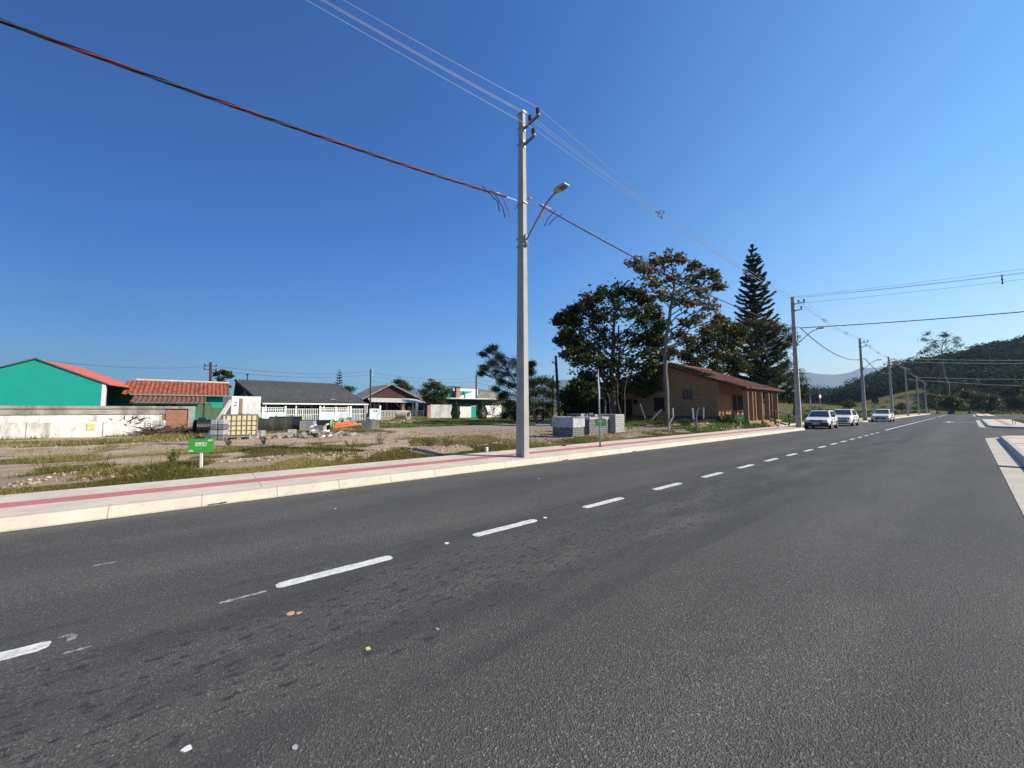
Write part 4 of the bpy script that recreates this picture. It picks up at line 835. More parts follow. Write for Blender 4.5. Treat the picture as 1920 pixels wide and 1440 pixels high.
d = 27; fpost('pale short fence post in the shade before the gable', [D(1300, 786, d), D(1298, 765, d)], .06); fpost('thin grey fence post near the corner of the gable', [D(1319, 785, d), D(1319, 764, d)], .04)
fpost('leaning stick propped in the shade at the left of the gable', [D(1210, 786, 28), D(1200, 757, 28)], .05, bark_g); fpost('slanting log lying against the almond tree foot', [D(1222, 786, 27), D(1240, 768, 27)], .08, bark_g)
p = H(1057, 836, .15); t = thing('debris', 'small dark scrap lying on the pavement by the red strip', 'debris', p); MB().cbox((0, 0, .02), .16, .09, .04, rz=.4).cbox((.09, .02, .015), .12, .05, .03, rz=1.1).build('scrap', m_tk, t, bevel=.008)
for (u, v) in ((1075, 860), (408, 941), (1250, 848)):
    p = H(u, v+2, .05); t = thing('leaf_litter', 'dark dead leaf lying against the left kerb, '+{1075: 'right of the nearest pole', 408: 'below the nearest lot sign', 1250: 'right of the thin metal post'}[u], 'debris', (p.x, 7.585, .012)); MB().cbox((0, 0, 0), .22, .03, .015, rz=.1).cbox((.08, .01, .008), .1, .04, .01, rz=.6).build('leaf', bark_d, t)
# ------------------------------------------------------------------ building helpers
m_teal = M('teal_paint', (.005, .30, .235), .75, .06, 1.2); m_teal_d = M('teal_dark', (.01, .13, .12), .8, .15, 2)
m_pblue = M('pale_blue_wall', (.56, .68, .68), .85, .12, 1.5, dirt=(.34, .38, .38)); m_whw = M('white_wall', (.70, .71, .68), .85, .10, 1.2, dirt=(.42, .42, .38))
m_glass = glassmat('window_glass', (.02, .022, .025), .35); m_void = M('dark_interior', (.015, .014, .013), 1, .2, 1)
m_tile = M('clay_tile', (.30, .085, .045), .85, .45, 5, dirt=(.05, .03, .025)); m_tile_old = M('old_clay_tile', (.20, .085, .055), .9, .45, 4, dirt=(.07, .05, .04))
m_fib = M('fibre_cement_dark', (.075, .075, .072), .85, .2, .6); m_fibl = M('fibre_cement_pale', (.27, .25, .21), .9, .3, 2, dirt=(.13, .12, .1))
m_wood = M('dark_wood', (.06, .025, .02), .8, .3, 5)
def roof(name, m, parent, prof, a0, a1, axis='X', amp=.03, wl=.2, th_=.05, world=False, slopeseg=1, step=0):
    # prof: (across, z) list; sheet runs a0..a1 along the ridge axis; corrugated along the ridge
    n = max(2, int(abs(a1-a0)/wl*6)); P = []
    for i in range(len(prof)-1):
        for j in range(slopeseg): t = j/slopeseg; P.append((prof[i][0]*(1-t)+prof[i+1][0]*t, prof[i][1]*(1-t)+prof[i+1][1]*t-(step if j % 2 else 0)))
    P.append(prof[-1]); vs = []; k = len(P)
    for layer in (0, -th_):
        for i in range(n+1):
            a = a0+(a1-a0)*i/n; o = amp*math.sin(2*PI*i/6)+layer
            for (c, z) in P: vs.append((a, c, z+o) if axis == 'X' else (c, a, z+o))
    N1 = (n+1)*k; fs = [(i*k+j, (i+1)*k+j, (i+1)*k+j+1, i*k+j+1) for i in range(n) for j in range(k-1)]
    fs += [tuple(N1+q for q in f[::-1]) for f in fs]
    for i in range(n): fs += [(i*k, N1+i*k, N1+(i+1)*k, (i+1)*k), ((i+1)*k+k-1, N1+(i+1)*k+k-1, N1+i*k+k-1, i*k+k-1)]
    for j in range(k-1): fs += [(j, j+1, N1+j+1, N1+j), (n*k+j+1, n*k+j, N1+n*k+j, N1+n*k+j+1)]
    return MB().add(vs, fs).build(name, m, parent, world=world)
def opening(parent, wall, x0, x1, z0, z1, name='window', axis='Y', c=0.0, out=-1, frame=.05, mf=None, mp=None, bars=0):
    # frame + pane set into a wall plane; axis Y: plane y=c, else plane x=c; out = side facing outwards
    f = MB(); p = MB(); g = MB()
    def bx(m, a0, a1, b0, b1, t0, t1):
        s = sorted((c+out*t0, c+out*t1))
        if axis == 'Y': m.box(a0, a1, s[0], s[1], b0, b1)
        else: m.box(s[0], s[1], a0, a1, b0, b1)
    bx(f, x0, x1, z1-frame, z1, .004, .05); bx(f, x0, x1, z0, z0+frame, .004, .06); bx(f, x0, x0+frame, z0+frame, z1-frame, .004, .05); bx(f, x1-frame, x1, z0+frame, z1-frame, .004, .05)
    for i in range(bars): xx = x0+(x1-x0)*(i+1)/(bars+1); bx(f, xx-.02, xx+.02, z0+frame, z1-frame, .014, .04)
    bx(p, x0+frame, x1-frame, z0+frame, z1-frame, .003, .012)
    fo = f.build(name, mf or m_wood, parent); p.build('pane' if name == 'window' else 'panel', mp or m_glass, fo); return fo
def gable_walls(m, L_, W_, ze, zp, t=.15, yoff=0, peak=.5):
    # walls of a box L (x) by W (y) with gables at x=0 and x=L
    yp = W_*peak
    for x0 in (0, L_-t): m.prism([(x0, 0, 0), (x0, W_, 0), (x0, W_, ze), (x0, yp, zp), (x0, 0, ze)], (0, 0, 0), (t, 0, 0))
    m.box(t, L_-t, 0, t, 0, ze); m.box(t, L_-t, W_-t, W_, 0, ze)
# ------------------------------------------------------------------ wall on the left
wx0, wx1, wy = -16.0, -.55, 28.5
t = thing('boundary_wall', 'long weathered rendered wall with bare brick end in front of the teal house', 'wall', (wx0, wy, 0))
m_ren = M('grey_render', (.33, .30, .26), .95, .3, 1.5, .4, 14, dirt=(.15, .13, .11)); m_bri = brick('red_block', (.42, .15, .07), (.34, .12, .06), (.25, .2, .16), .3, .2, .025)
MB().box(wx0, -1.75, wy+.12, wy+.3, 0, 1.22).build('brickwork', m_bri, t, world=True); MB().box(-1.75, -.8, wy+.05, wy+.3, 0, 1.45).build('bare_brickwork', m_bri, t, world=True)
MB().box(wx0, -1.77, wy+.08, wy+.33, 1.222, 1.52).box(wx0, -.5, wy+.02, wy+.35, 1.522, 1.66).build('render_band', m_ren, t, world=True)
MB().box(-.8, -.52, wy-.02, wy+.33, 0, 1.52).build('end_pillar', m_ren, t, world=True)
t = thing('low_wall', 'low dirty white wall of panels in front of the weathered wall', 'wall', (wx0, wy-.5, 0)); m_dw = M('dirty_white', (.68, .66, .60), .9, .2, 2.2, .2, 10, dirt=(.24, .225, .185))
R2 = random.Random(3); x = wx0; k = 0
for w in (2.4, 2.4, 2.3, 2.4, 2.45, 2.35): MB().box(x+.012, x+w-.012, wy-.5, wy-.4, 0, .86+.02*(k % 2)).build('wall_panel', m_dw, t, world=True); x += w; k += 1
MB().box(wx0, x, wy-.395, wy-.05, .80, .84).build('ledge', m_dw, t, world=True); MB().box(-16, -1.9, wy-.03, wy+.045, .84, 1.19).build('back_panel', m_dw, t, world=True)
p = Vector((-4.0, wy-.52, .62)); t = thing('wall_poster', 'yellow square notice on the low white wall', 'notice', (-4.45, wy-.53, .62)); MB().box(-.14, .14, -.01, .01, -.15, .15).build('sheet', M('yellow_paper', (.62, .54, .2), .8), t)
t = thing('wall_poster', 'white framed emblem notice at the right end of the low white wall', 'notice', (-2.35, wy-.53, .68)); MB().box(-.16, .16, -.01, .01, -.16, .16).build('sheet', m_whw, t)
bm_ = MB(); bm_.tube([(math.cos(a)*.08, -.015, math.sin(a)*.06) for a in np.linspace(0, 2*PI, 13)], .018, 5, cap=False); bm_.box(-.15, .15, -.016, -.0105, .125, .14); bm_.box(-.15, .15, -.016, -.0105, -.14, -.125); bm_.box(-.15, -.135, -.016, -.0105, -.125, .125); bm_.box(.135, .15, -.016, -.0105, -.125, .125); bm_.build('emblem', m_tk, t)
def deadbrush(label, base, L_, hh, seed, n=60):
    rng = random.Random(seed); t = thing('dead_brush', label, 'dead branches', base); mb = MB()
    for i in range(n):
        a = Vector((rng.uniform(-L_, L_), rng.uniform(-.3, .3), rng.uniform(0, hh*.5))); b_ = a+Vector((rng.uniform(-.9, .9), rng.uniform(-.3, .3), rng.uniform(-.1, hh*.7))); mb.tube([a, a.lerp(b_, .5)+Vector((0, 0, .06)), b_], [.035, .02, .008], 5)
    mb.build('branches', M('dead_wood', (.085, .05, .04), .9), t)
deadbrush('heap of brown dead branches at the right end of the white wall', (-1.6, wy-1.0, .1), 1.0, .6, 5, 130); deadbrush('dry fallen branch draped over the low white wall', (-3.1, wy-.65, .75), .8, .5, 6, 9)
# ------------------------------------------------------------------ teal gable house (far left)
g = thing('house', 'teal gable house with bright red roof at the far left', 'house', (-5.1, 35.2, 0), rad(-8.2))
W_ = 6.1; Dp = 5.6; zp, ze = 4.5, 3.12; mb = MB()
mb.prism([(-W_, 0, 0), (0, 0, 0), (0, 0, ze), (-W_/2, 0, zp), (-W_, 0, ze)], (0, 0, 0), (0, .18, 0))
mb.box(-W_, -W_+.15, .18, Dp, 0, ze); mb.box(-1.3, -1.15, .18, Dp, 0, ze+.35); mb.prism([(-W_, 0, 0), (0, 0, 0), (0, 0, ze), (-W_/2, 0, zp), (-W_, 0, ze)], (0, Dp-.15, 0), (0, Dp, 0)); mb.build('wall', m_teal, g)
MB().box(-.16, .012, -.012, .2, 0, ze-.02).build('corner_post', m_whw, g)
roof('roof', M('red_roof_sheet', (.55, .12, .08), .7, .15, 4), g, [(-W_-.15, ze-.0), (-W_/2, zp+.06), (.22, ze-.03)], -.05, Dp+.2, 'Y', .012, .35, .05)
MB().prism([(-W_-.2, 0, ze-.02), (-W_/2, 0, zp+.10), (.25, 0, ze-.04), (.25, 0, ze-.11), (-W_/2, 0, zp+.02), (-W_-.2, 0, ze-.09)], (0, -.09, 0), (0, -.045, 0)).build('rake_trim', M('trim_dark', (.10, .10, .10), .7), g)
opening(g, None, 1.0, 1.9, .1, 2.35, 'door', 'X', -1.15, 1, .06, m_whw, m_glass); opening(g, None, 2.6, 4.2, 1.0, 2.2, 'window', 'X', -1.15, 1, .05, m_whw, m_glass, 2)
# ------------------------------------------------------------------ red tiled house
g = thing('house', 'low house with old red clay tiled roof left of the wooden pole', 'house', (-4.15, 38.0, 0))
mb = MB(); mb.box(0, 5.6, .4, .55, 0, 2.6); mb.prism([(0, 0.4, 0), (0, 4.6, 0), (0, 4.6, 2.6), (0, 2.4, 3.55), (0, .4, 2.6)], (5.45, 0, 0), (5.6, 0, 0)); mb.box(0, 5.45, 4.45, 4.6, 0, 2.6); mb.box(0, .15, .55, 4.45, 0, 2.6)
mb.build('wall', m_teal, g); roof('roof', m_tile, g, [(-.1, 2.6), (2.2, 3.68), (4.9, 2.5)], -.55, 5.55, 'X', .045, .26, .05, slopeseg=6, step=.015); MB().tube([(-.1, 2.2, 3.74), (5.55, 2.2, 3.74)], .08, 6).build('ridge_cap', M('ridge_pale', (.55, .45, .38), .9), g)
roof('porch_roof', m_tile_old, g, [(-2.0, 2.02), (-.25, 2.44)], .1, 4.1, 'X', .045, .26, .05, slopeseg=4); MB().box(-.1, 5.6, -.16, -.1, 2.50, 2.60).build('fascia', M('fascia_green', (.16, .22, .18), .8), g)
MB().box(.1, 4.1, -2.0, -1.92, 1.86, 1.93).build('porch_beam', m_wood, g)
for xx in (.3, 2.1, 4.0): MB().box(xx-.06, xx+.06, -1.9, -1.78, 0, 1.9).build('porch_post', m_wood, g)
opening(g, None, 1.2, 2.4, .8, 1.9, 'window', 'Y', .4, -1, .05, m_wood, m_void); opening(g, None, 3.6, 4.5, .02, 2.0, 'door', 'Y', .4, -1, .06, M('green_door', (.10, .2, .13), .7), M('green_panel', (.06, .14, .09), .7))
t = thing('gate', 'dark green sheet gate between the brick wall end and the wooden pole', 'gate', (.05, 29.0, 0)); MB().box(0, .9, 0, .05, .05, 1.6).build('panel', M('gate_green', (.07, .13, .075), .8, .3, 3), t); MB().box(-.05, .05, -.03, .08, 0, 1.72).box(.85, .95, -.03, .08, 0, 1.7).build('gate_post', M('gate_green', (.07, .13, .075)), t)
t = thing('white_wall', 'tall dirty white wall with painted number behind the leaning plank', 'wall', (.9, 30.5, 0))
mb = MB().box(.35, 1.95, 0, .18, 0, 2.35); mb.build('panel', m_whw, t); MB().box(-.1, .345, .02, .2, 0, 2.3).build('dark_end', M('blue_grey_wall', (.09, .11, .14), .8), t); MB().box(.78, .95, -.05, -.005, .1, 2.2).build('rusty_strip', M('rust', (.28, .17, .11), .9), t)
text('2', .42, m_tk, t, (.56, -.004, 1.7), (PI/2, 0, 0), 'painted_number')
t = thing('barrel', 'small pale blue plastic sheet on top of the white wall base behind the tank', 'plastic sheet', (2.25, 30.4, 1.0)); MB().lathe([(.02, 0), (.14, .02), (.17, .12), (.12, .22), (.02, .25)], (0, 0, 0), 8).build('cover', M('pale_blue_plastic', (.35, .5, .62), .5), t)
bpy.data.objects[t.name]['label'] = 'small pale blue covered bundle beside the white wall above the liquid tank'; t.name = 'covered_bundle'
MB().box(-.25, .25, -.2, .2, -1.0, -.002).build('stand', m_whw, t)
# ------------------------------------------------------------------ wooden poles
def wpole(label, p, q, r=.11, arms=0, lamp=False):
    p = Vector(p); q = Vector(q); t = thing('wooden_pole', label, 'utility pole', p, 0, 'old dark poles of the village street'); MB().tube([p, p.lerp(q, .5), q], [r*1.15, r, r*.8], 8).build('shaft', M('pole_wood', (.055, .045, .045), .9, .3, 5), t, world=True)
    for k in range(arms):
        c = q+Vector((0, 0, -.35-k*.32)); MB().bar(c+Vector((-.45, .05, 0)), c+Vector((.45, -.05, 0)), .07).build('crossarm', bark_d, t, world=True)
        for s in (-.4, .4): MB().lathe([(.03, 0), (.05, .03), (.03, .08), (.05, .1), (.02, .16)], c+Vector((s, 0, .03)), 8).build('insulator', m_ins, t, world=True)
    if lamp: c = q+Vector((0, 0, -1.1)); e = c+Vector((-.9, -.5, .35)); MB().tube([c, c.lerp(e, .5)+Vector((0, 0, .1)), e], .03, 6).build('lamp_arm', m_galv, t, world=True); MB().cbox(e, .4, .16, .1, rz=.5).build('lamp_head', m_lamp, t, world=True)
    return q
def vp(u, vtop, d): b_ = gp(u, 780, d); return (b_, D(u, vtop, d))
WP = [wpole('dark wooden pole with crossarms between the red tiled house and the papaya tree', gp(394, 790, 33), D(395, 679, 33), .12, 2), wpole('dark pole with stacked insulators in front of the red gable house', gp(694, 790, 47), D(695, 692, 47), .11, 0), wpole('short dark pole rising behind the flat roofed house', gp(893, 785, 58), D(893, 704, 58), .13, 0),
      wpole('leaning dark pole with small lamp at the left edge of the big dark trees', gp(1049, 788, 36), D(1042, 667, 36), .14, 0, True), wpole('pale short pole beside the leaning dark pole', gp(1036, 788, 46), D(1037, 704, 46), .13, 0)]
for k in range(3): 
    c = WP[1]+Vector((.18, -.1, -.25-.35*k)); t0 = bpy.data.objects['wooden_pole.001']; MB().lathe([(.04, 0), (.07, .04), (.04, .1), (.07, .13), (.03, .2)], c, 8).build('insulator', m_whw, t0, world=True); MB().bar(c+Vector((-.2, .1, .02)), c, .04).build('pin', m_galv, t0, world=True)
for k, (i, j, dz, sg) in enumerate(((0, 1, -.3, .5), (0, 1, -.7, .5), (1, 2, -.4, .5), (1, 2, -.9, .5), (1, 2, -1.5, .5), (2, 4, -.5, .6), (2, 4, -1.1, .6))):
    cable('overhead_wire', ['upper thin wire over the grey corrugated roof', 'lower thin wire over the grey corrugated roof', 'top thin wire between the two middle dark poles', 'middle thin wire between the two middle dark poles', 'bottom thin wire between the two middle dark poles', 'upper thin wire running behind the leaning tree', 'lower thin wire running behind the leaning tree'][k], [span(WP[i]+Vector((0, 0, dz)), WP[j]+Vector((0, 0, dz)), sg)], .016, m_tk, 4)
cable('overhead_wire', 'thin wire from the wooden pole over the teal house roof', [span(D(70, 674, 24), WP[0]+Vector((0, 0, -.35)), .35)], .014, m_tk, 4)
cable('overhead_wire', 'thin wire between the pale short pole and the leaning dark pole', [span(WP[4]+Vector((0, 0, -.3)), WP[3]+Vector((0, 0, -.9)), .3)], .014, m_tk, 4)
# ------------------------------------------------------------------ grey corrugated roof house with its street fence
g = thing('house', 'house with large dark grey corrugated roof and white gutter', 'house', (2.2, 46.6, 0))
mb = MB(); mb.box(1.6, 12.6, 1.2, 1.35, 0, 2.6); mb.prism([(1.0, .9, 0), (1.0, 8.2, 0), (1.0, 8.2, 2.6), (1.0, 4.4, 4.55), (1.0, 2.4, 3.1), (1.0, .9, 2.5)], (0, 0, 0), (.15, 0, 0)); mb.box(12.45, 12.6, 1.35, 8, 0, 2.6); mb.box(1.15, 12.45, 8.05, 8.2, 0, 2.6); mb.build('wall', M('blue_grey_house', (.06, .13, .17), .85, .15, 2), g)
# concave sloping roof, with a sloping right end
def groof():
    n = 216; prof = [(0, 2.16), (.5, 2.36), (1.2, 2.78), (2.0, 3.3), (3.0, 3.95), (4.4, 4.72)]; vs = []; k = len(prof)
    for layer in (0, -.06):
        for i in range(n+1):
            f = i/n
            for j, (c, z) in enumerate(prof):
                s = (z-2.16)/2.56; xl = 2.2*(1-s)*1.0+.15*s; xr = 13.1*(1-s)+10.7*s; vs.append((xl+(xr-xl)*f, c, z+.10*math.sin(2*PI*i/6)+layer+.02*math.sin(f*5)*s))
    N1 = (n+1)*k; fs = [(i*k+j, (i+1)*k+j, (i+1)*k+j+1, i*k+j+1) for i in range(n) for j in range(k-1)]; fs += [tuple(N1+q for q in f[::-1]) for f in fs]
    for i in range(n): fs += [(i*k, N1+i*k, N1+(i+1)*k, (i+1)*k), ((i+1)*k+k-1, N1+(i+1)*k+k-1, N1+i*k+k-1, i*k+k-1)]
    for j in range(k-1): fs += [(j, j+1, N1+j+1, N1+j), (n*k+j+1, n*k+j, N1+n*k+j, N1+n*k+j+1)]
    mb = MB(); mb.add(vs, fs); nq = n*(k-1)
    for q in range(nq): mb.mi[q] = 1 if (q//(k-1)) % 6 in (2, 3, 4) else 0  # corrugation shading put into the colour: darker flank and trough of each wave
    return mb.build('roof', [M('fibre_cement_crest', (.125, .125, .118), .85, .25, 1.5), M('fibre_cement_shade', (.035, .035, .033), .9, .25, 1.5)], g)
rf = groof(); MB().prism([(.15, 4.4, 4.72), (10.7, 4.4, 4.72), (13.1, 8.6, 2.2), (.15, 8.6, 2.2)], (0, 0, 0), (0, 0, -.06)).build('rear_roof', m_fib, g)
MB().prism([(10.72, 4.4, 4.70), (13.12, 0, 2.14), (13.12, 8.6, 2.14)], (0, 0, 0), (.0, 0, -.05)).build('end_roof', m_fib, g)
MB().prism([(.15, 4.45, 4.78), (2.2, 0.0, 2.2), (2.12, -.02, 2.08), (.05, 4.4, 4.62)], (0, 0, 0), (-.05, 0, 0)).build('rake_board', m_tk, g)
MB().box(2.3, 13.1, -.22, -.06, 2.0, 2.14).build('gutter', m_wht, g); MB().tube([(1.2, 4.4, 4.7), (1.2, 4.4, 5.35)], .05, 6).box(1.05, 1.35, 4.3, 4.5, 5.35, 5.45).build('flue', m_tk, rf)
MB().cbox((9.3, .7, 2.62), .5, .2, .06, rx=.5).build('roof_patch', m_fibl, rf)
for xx in (2.6, 5.4, 8.2, 10.8, 13.0): MB().box(xx-.06, xx+.06, .0, .12, 0, 2.1).build('porch_post', m_whw, g)
for xx in (2.4, 5.8, 9.6): opening(g, None, xx, xx+1.3, .7, 1.9, 'window', 'Y', 1.2, -1, .05, m_whw, m_void, 1)
opening(g, None, 7.6, 8.5, .02, 2.0, 'door', 'Y', 1.2, -1, .05, m_wood, m_void)
MB().box(1.1, 1.9, -.1, .3, 2.3, 2.75).build('chimney', M('block_grey', (.25, .24, .23), .9), g)
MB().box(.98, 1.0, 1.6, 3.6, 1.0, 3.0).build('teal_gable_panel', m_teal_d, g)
t = thing('street_fence', 'pale blue street wall with white lattice rails and barred gates', 'fence', (2.5, 46.0, 0)); fx = [2.5, 6.5, 9.85, 13.1, 14.75]
def latt(x0, x1, z0, z1, bars=22):
    mb = MB()
    for z in (z0, (z0+z1)/2, z1-.06): mb.box(x0, x1, 45.98, 46.04, z, z+.06)
    n = int((x1-x0)/.2)
    for i in range(n): xx = x0+(i+.5)*(x1-x0)/n; mb.box(xx-.03, xx+.03, 45.985, 46.035, z0+.06, z1-.06)
    return mb
MB().box(fx[0], fx[1], 45.95, 46.08, 0, 1.1).build('wall_panel', m_pblue, t, world=True); MB().box(fx[2]+.1, fx[3]-.1, 45.95, 46.08, 0, 1.1).build('wall_panel', m_pblue, t, world=True)
latt(fx[0], fx[1], 1.1, 1.68).build('lattice', m_wht, t, world=True); latt(fx[2]+.1, fx[3]-.1, 1.1, 1.68).build('lattice', m_wht, t, world=True)
def barg(x0, x1, z1):
    mb = MB(); n = int((x1-x0)/.16)
    for i in range(n+1): xx = x0+i*(x1-x0)/n; mb.box(xx-.025, xx+.025, 45.98, 46.03, .1, z1)
    for z in (.12, .9, z1-.08): mb.box(x0, x1, 45.97, 45.98, z, z+.05)
    return mb
for a, b_ in ((fx[1]+.08, 8.1), (8.16, fx[2]-.1), (fx[3]+.12, fx[4]-.1)): barg(a, b_, 1.55).build('barred_gate', m_wht, t, world=True)
for xx, hh in ((fx[0], 1.85), (fx[1], 1.8), (fx[2], 1.85), (fx[3], 1.85), (fx[4], 2.0), (4.5, 1.72), (11.5, 1.75)): MB().box(xx-.09, xx+.09, 45.9, 46.12, 0, hh).build('gate_post', m_wht if xx != fx[4] else m_ren, t, world=True)
t = thing('meter_cabinet', 'pale blue rendered meter housing with two small dark windows beside the barred gate', 'meter housing', (15.2, 45.6, 0)); MB().box(0, 1.35, 0, .3, 0, 1.55).build('housing', m_pblue, t); MB().box(1.2, 1.36, .05, .28, 1.552, 1.95).build('side_post', m_wht, t)
MB().box(.38, .98, -.02, -.004, 1.12, 1.42).build('frame', m_whw, t); MB().box(.45, .63, -.03, -.0205, 1.18, 1.36).build('meter_window', m_tk, t); MB().box(.72, .9, -.03, -.0205, 1.18, 1.36).build('meter_window', m_tk, t)
# ------------------------------------------------------------------ house with dark red gable
g = thing('house', 'house with dark red gable and pale awning over its porch', 'house', (16.3, 50.0, .4)); zb = .4
mb = MB(); mb.prism([(0.2, 1.4, 2.5), (8.0, 1.4, 2.5), (3.6, 1.4, 4.45)], (0, 0, 0), (0, .12, 0)); mb.build('gable', M('maroon_boards', (.055, .018, .02), .8, .2, 6), g)
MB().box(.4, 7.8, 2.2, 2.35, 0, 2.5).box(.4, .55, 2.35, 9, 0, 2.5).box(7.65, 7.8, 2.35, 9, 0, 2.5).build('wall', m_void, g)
for s, nm in ((-1, 0), (1, 1)):
    e = -.4 if s < 0 else 8.4; ez = 2.45 if s < 0 else 2.4; vs = [(3.6, .9, 4.62), (e, .9, ez), (e, 9, ez), (3.6, 9, 4.62)]; MB().prism(vs, (0, 0, 0), (0, 0, -.07)).build('roof_slope', m_fibl, g)
    MB().prism([(3.6, 0, 4.66), (e, 0, ez+.04), (e, 0, ez-.12), (3.6, 0, 4.5)], (0, .83, 0), (0, .89, 0)).build('barge_board', m_fibl, g)
vs = [(.2, -.4, 2.12), (8.2, -.4, 2.05), (7.2, 1.3, 2.62), (.5, 1.3, 2.62)]; MB().prism(vs, (0, 0, 0), (0, 0, -.08)).build('awning', M('awning_pale', (.5, .5, .47), .8, .1, 2), g)
for xx in (.9, 4.6, 8.0): MB().box(xx-.08, xx+.08, -.2, -.06, 0, 2.1).build('porch_post', m_wood, g)
MB().bar((.95, -.1, 1.3), (1.9, -.1, 2.05), .07).bar((4.55, -.1, 1.3), (3.6, -.1, 2.05), .07).build('brace', m_wood, g)
for xx in (2.2, 3.3, 5.6): MB().box(xx, xx+.25, 2.17, 2.2, .3, 2.3).build('curtain', M('pale_curtain', (.2, .19, .15), .9), g)
mb = MB()
for i in range(34): xx = .9+i*.21; mb.box(xx-.03, xx+.03, -.35, -.31, 0, .9)
mb.box(.9, 8.0, -.305, -.28, .84, .9); mb.build('railing', m_wht, g); MB().box(.15, .65, -.5, -.3, 0, 1.2).build('brick_pier', M('pink_brick', (.4, .17, .13), .9), g); MB().box(4.75, 5.15, -.15, .15, 0, 1.9).build('pillar', m_fibl, g); MB().box(6.3, 6.42, -.1, .02, .92, 2.05).build('pale_post', m_wht, g)
# ------------------------------------------------------------------ flat roofed teal house with gates
g = thing('house', 'flat roofed teal and white house behind the pale sheet gates', 'house', (26.3, 48.0, 0))
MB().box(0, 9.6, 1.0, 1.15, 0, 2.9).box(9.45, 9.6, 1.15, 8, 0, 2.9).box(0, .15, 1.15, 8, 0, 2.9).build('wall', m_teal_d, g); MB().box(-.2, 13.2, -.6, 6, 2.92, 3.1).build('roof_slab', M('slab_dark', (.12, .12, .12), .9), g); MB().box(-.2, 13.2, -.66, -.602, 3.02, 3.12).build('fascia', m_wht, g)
MB().box(.3, 6.6, 2.2, 2.4, 3.102, 4.3).build('parapet', m_teal, g); MB().prism([(3.0, 0, 3.102), (7.5, 0, 3.102), (7.5, 0, 4.3), (6.6, 0, 4.3)], (0, 2.05, 0), (0, 2.19, 0)).build('white_slope', m_whw, g)
MB().prism([(6.8, 0, 3.102), (12, 0, 3.102), (10.5, 0, 4.3), (8.0, 0, 4.3)], (0, 1.9, 0), (0, 2.04, 0)).build('hip_roof', m_fibl, g)
c_ = MB().box(3.1, 3.75, 1.4, 2.0, 3.102, 4.7).build('chimney', brick('pale_brick', (.5, .26, .17), (.45, .22, .15), (.45, .35, .3), .24, .09, .01), g); MB().box(3.05, 3.8, 1.35, 2.05, 4.702, 4.85).build('chimney_cap', m_tk, c_)
MB().box(4.1, 8.8, 4.0, 8, 3.102, 4.85).build('rear_block', m_whw, g); MB().box(9.6, 13, 3.0, 3.15, 0, 2.9).build('white_wall', m_whw, g)
opening(g, None, 3.6, 7.6, .9, 2.4, 'window', 'Y', 1.0, -1, .07, m_tk, m_glass, 3); opening(g, None, 1.6, 2.7, .02, 2.3, 'door', 'Y', 1.0, -1, .07, m_wood, m_void)
for (x0, x1, h_, m, lab, rx) in ((23.2, 26.3, 2.1, M('grey_board', (.5, .5, .47), .9, .2, 2, dirt=(.3, .3, .28)), 'weathered pale grey board gate left of the first cypress', 0), (27.75, 29.5, 1.85, m_wht, 'ribbed white metal gate between the two cypresses', 0), (31.5, 34.8, 2.05, m_whw, 'wide white panel leaning right of the second cypress', rad(-6))):
    t = thing('gate', lab, 'gate', (x0, 45.5, 0)); mb = MB(); mb.box(0, x1-x0, 0, .06, .05, h_)
    if 'ribbed' in lab:
        for i in range(11): mb.box(i*.16, i*.16+.06, -.04, -.002, .08, h_-.03)
    o = mb.build('sheet', m, t); MB().box(-.06, -.002, -.03, .08, 0, h_+.08).box(x1-x0+.002, x1-x0+.06, -.03, .08, 0, h_+.08).build('gate_post', m, t)
    if rx: t.rotation_euler = (rx, 0, 0)
t = thing('gate_pier', 'bright teal pier right of the ribbed white gate', 'pier', (29.62, 45.5, 0)); MB().box(0, .75, 0, .3, 0, 1.9).build('pier', m_teal, t); MB().box(-.03, .78, -.03, .33, 1.902, 1.97).build('coping', m_whw, t)
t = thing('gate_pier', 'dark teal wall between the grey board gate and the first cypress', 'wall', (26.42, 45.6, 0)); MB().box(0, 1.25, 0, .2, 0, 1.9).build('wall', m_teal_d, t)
t = thing('gate_pier', 'reddish brick pier left of the grey board gate', 'pier', (22.7, 45.5, 0)); MB().box(0, .42, 0, .3, 0, 2.0).build('pier', M('pink_brick', (.4, .17, .13)), t)
# ------------------------------------------------------------------ building materials in the lot
p = H(449, 823, .1); z = gz(p.x, p.y)
t = thing('liquid_tank', 'cream plastic liquid tank in a metal cage on a pallet', 'tank', (p.x, p.y, z), rad(-6)); mb = MB()
m_ibc = M('cream_plastic', (.62, .51, .31), .55, .1, 3)
MB().box(-.64, .64, -.52, .52, .17, 1.13).build('tank', m_ibc, t, bevel=.06); cg = MB()
for zz in (.2, .42, .64, .86, 1.13):
    cg.tube([(-.67, -.55, zz), (.67, -.55, zz), (.67, .55, zz), (-.67, .55, zz), (-.67, -.55, zz)], .016, 5, cap=False)
for i in range(8):
    xx = -.67+1.34*i/7; cg.tube([(xx, -.56, .15), (xx, -.56, 1.14)], .015, 5); cg.tube([(xx, .56, .15), (xx, .56, 1.14)], .015, 5); yy = -.55+1.1*i/7; cg.tube([(.68, yy, .15), (.68, yy, 1.14)], .015, 5); cg.tube([(-.68, yy, .15), (-.68, yy, 1.14)], .015, 5)
cg.build('cage', M('cage_steel', (.22, .19, .13), .5, .2, 4, metal=.3), t); pl = MB()
for xx in (-.58, 0, .58): pl.box(xx-.08, xx+.08, -.52, .52, 0, .10)
pl.box(-.68, .68, -.55, .55, .101, .15); pl.build('pallet', M('grey_pallet', (.3, .28, .25), .8), t); MB().tube([(0, 0, 1.13), (0, 0, 1.17)], .12, 12).build('lid', m_tk, t)
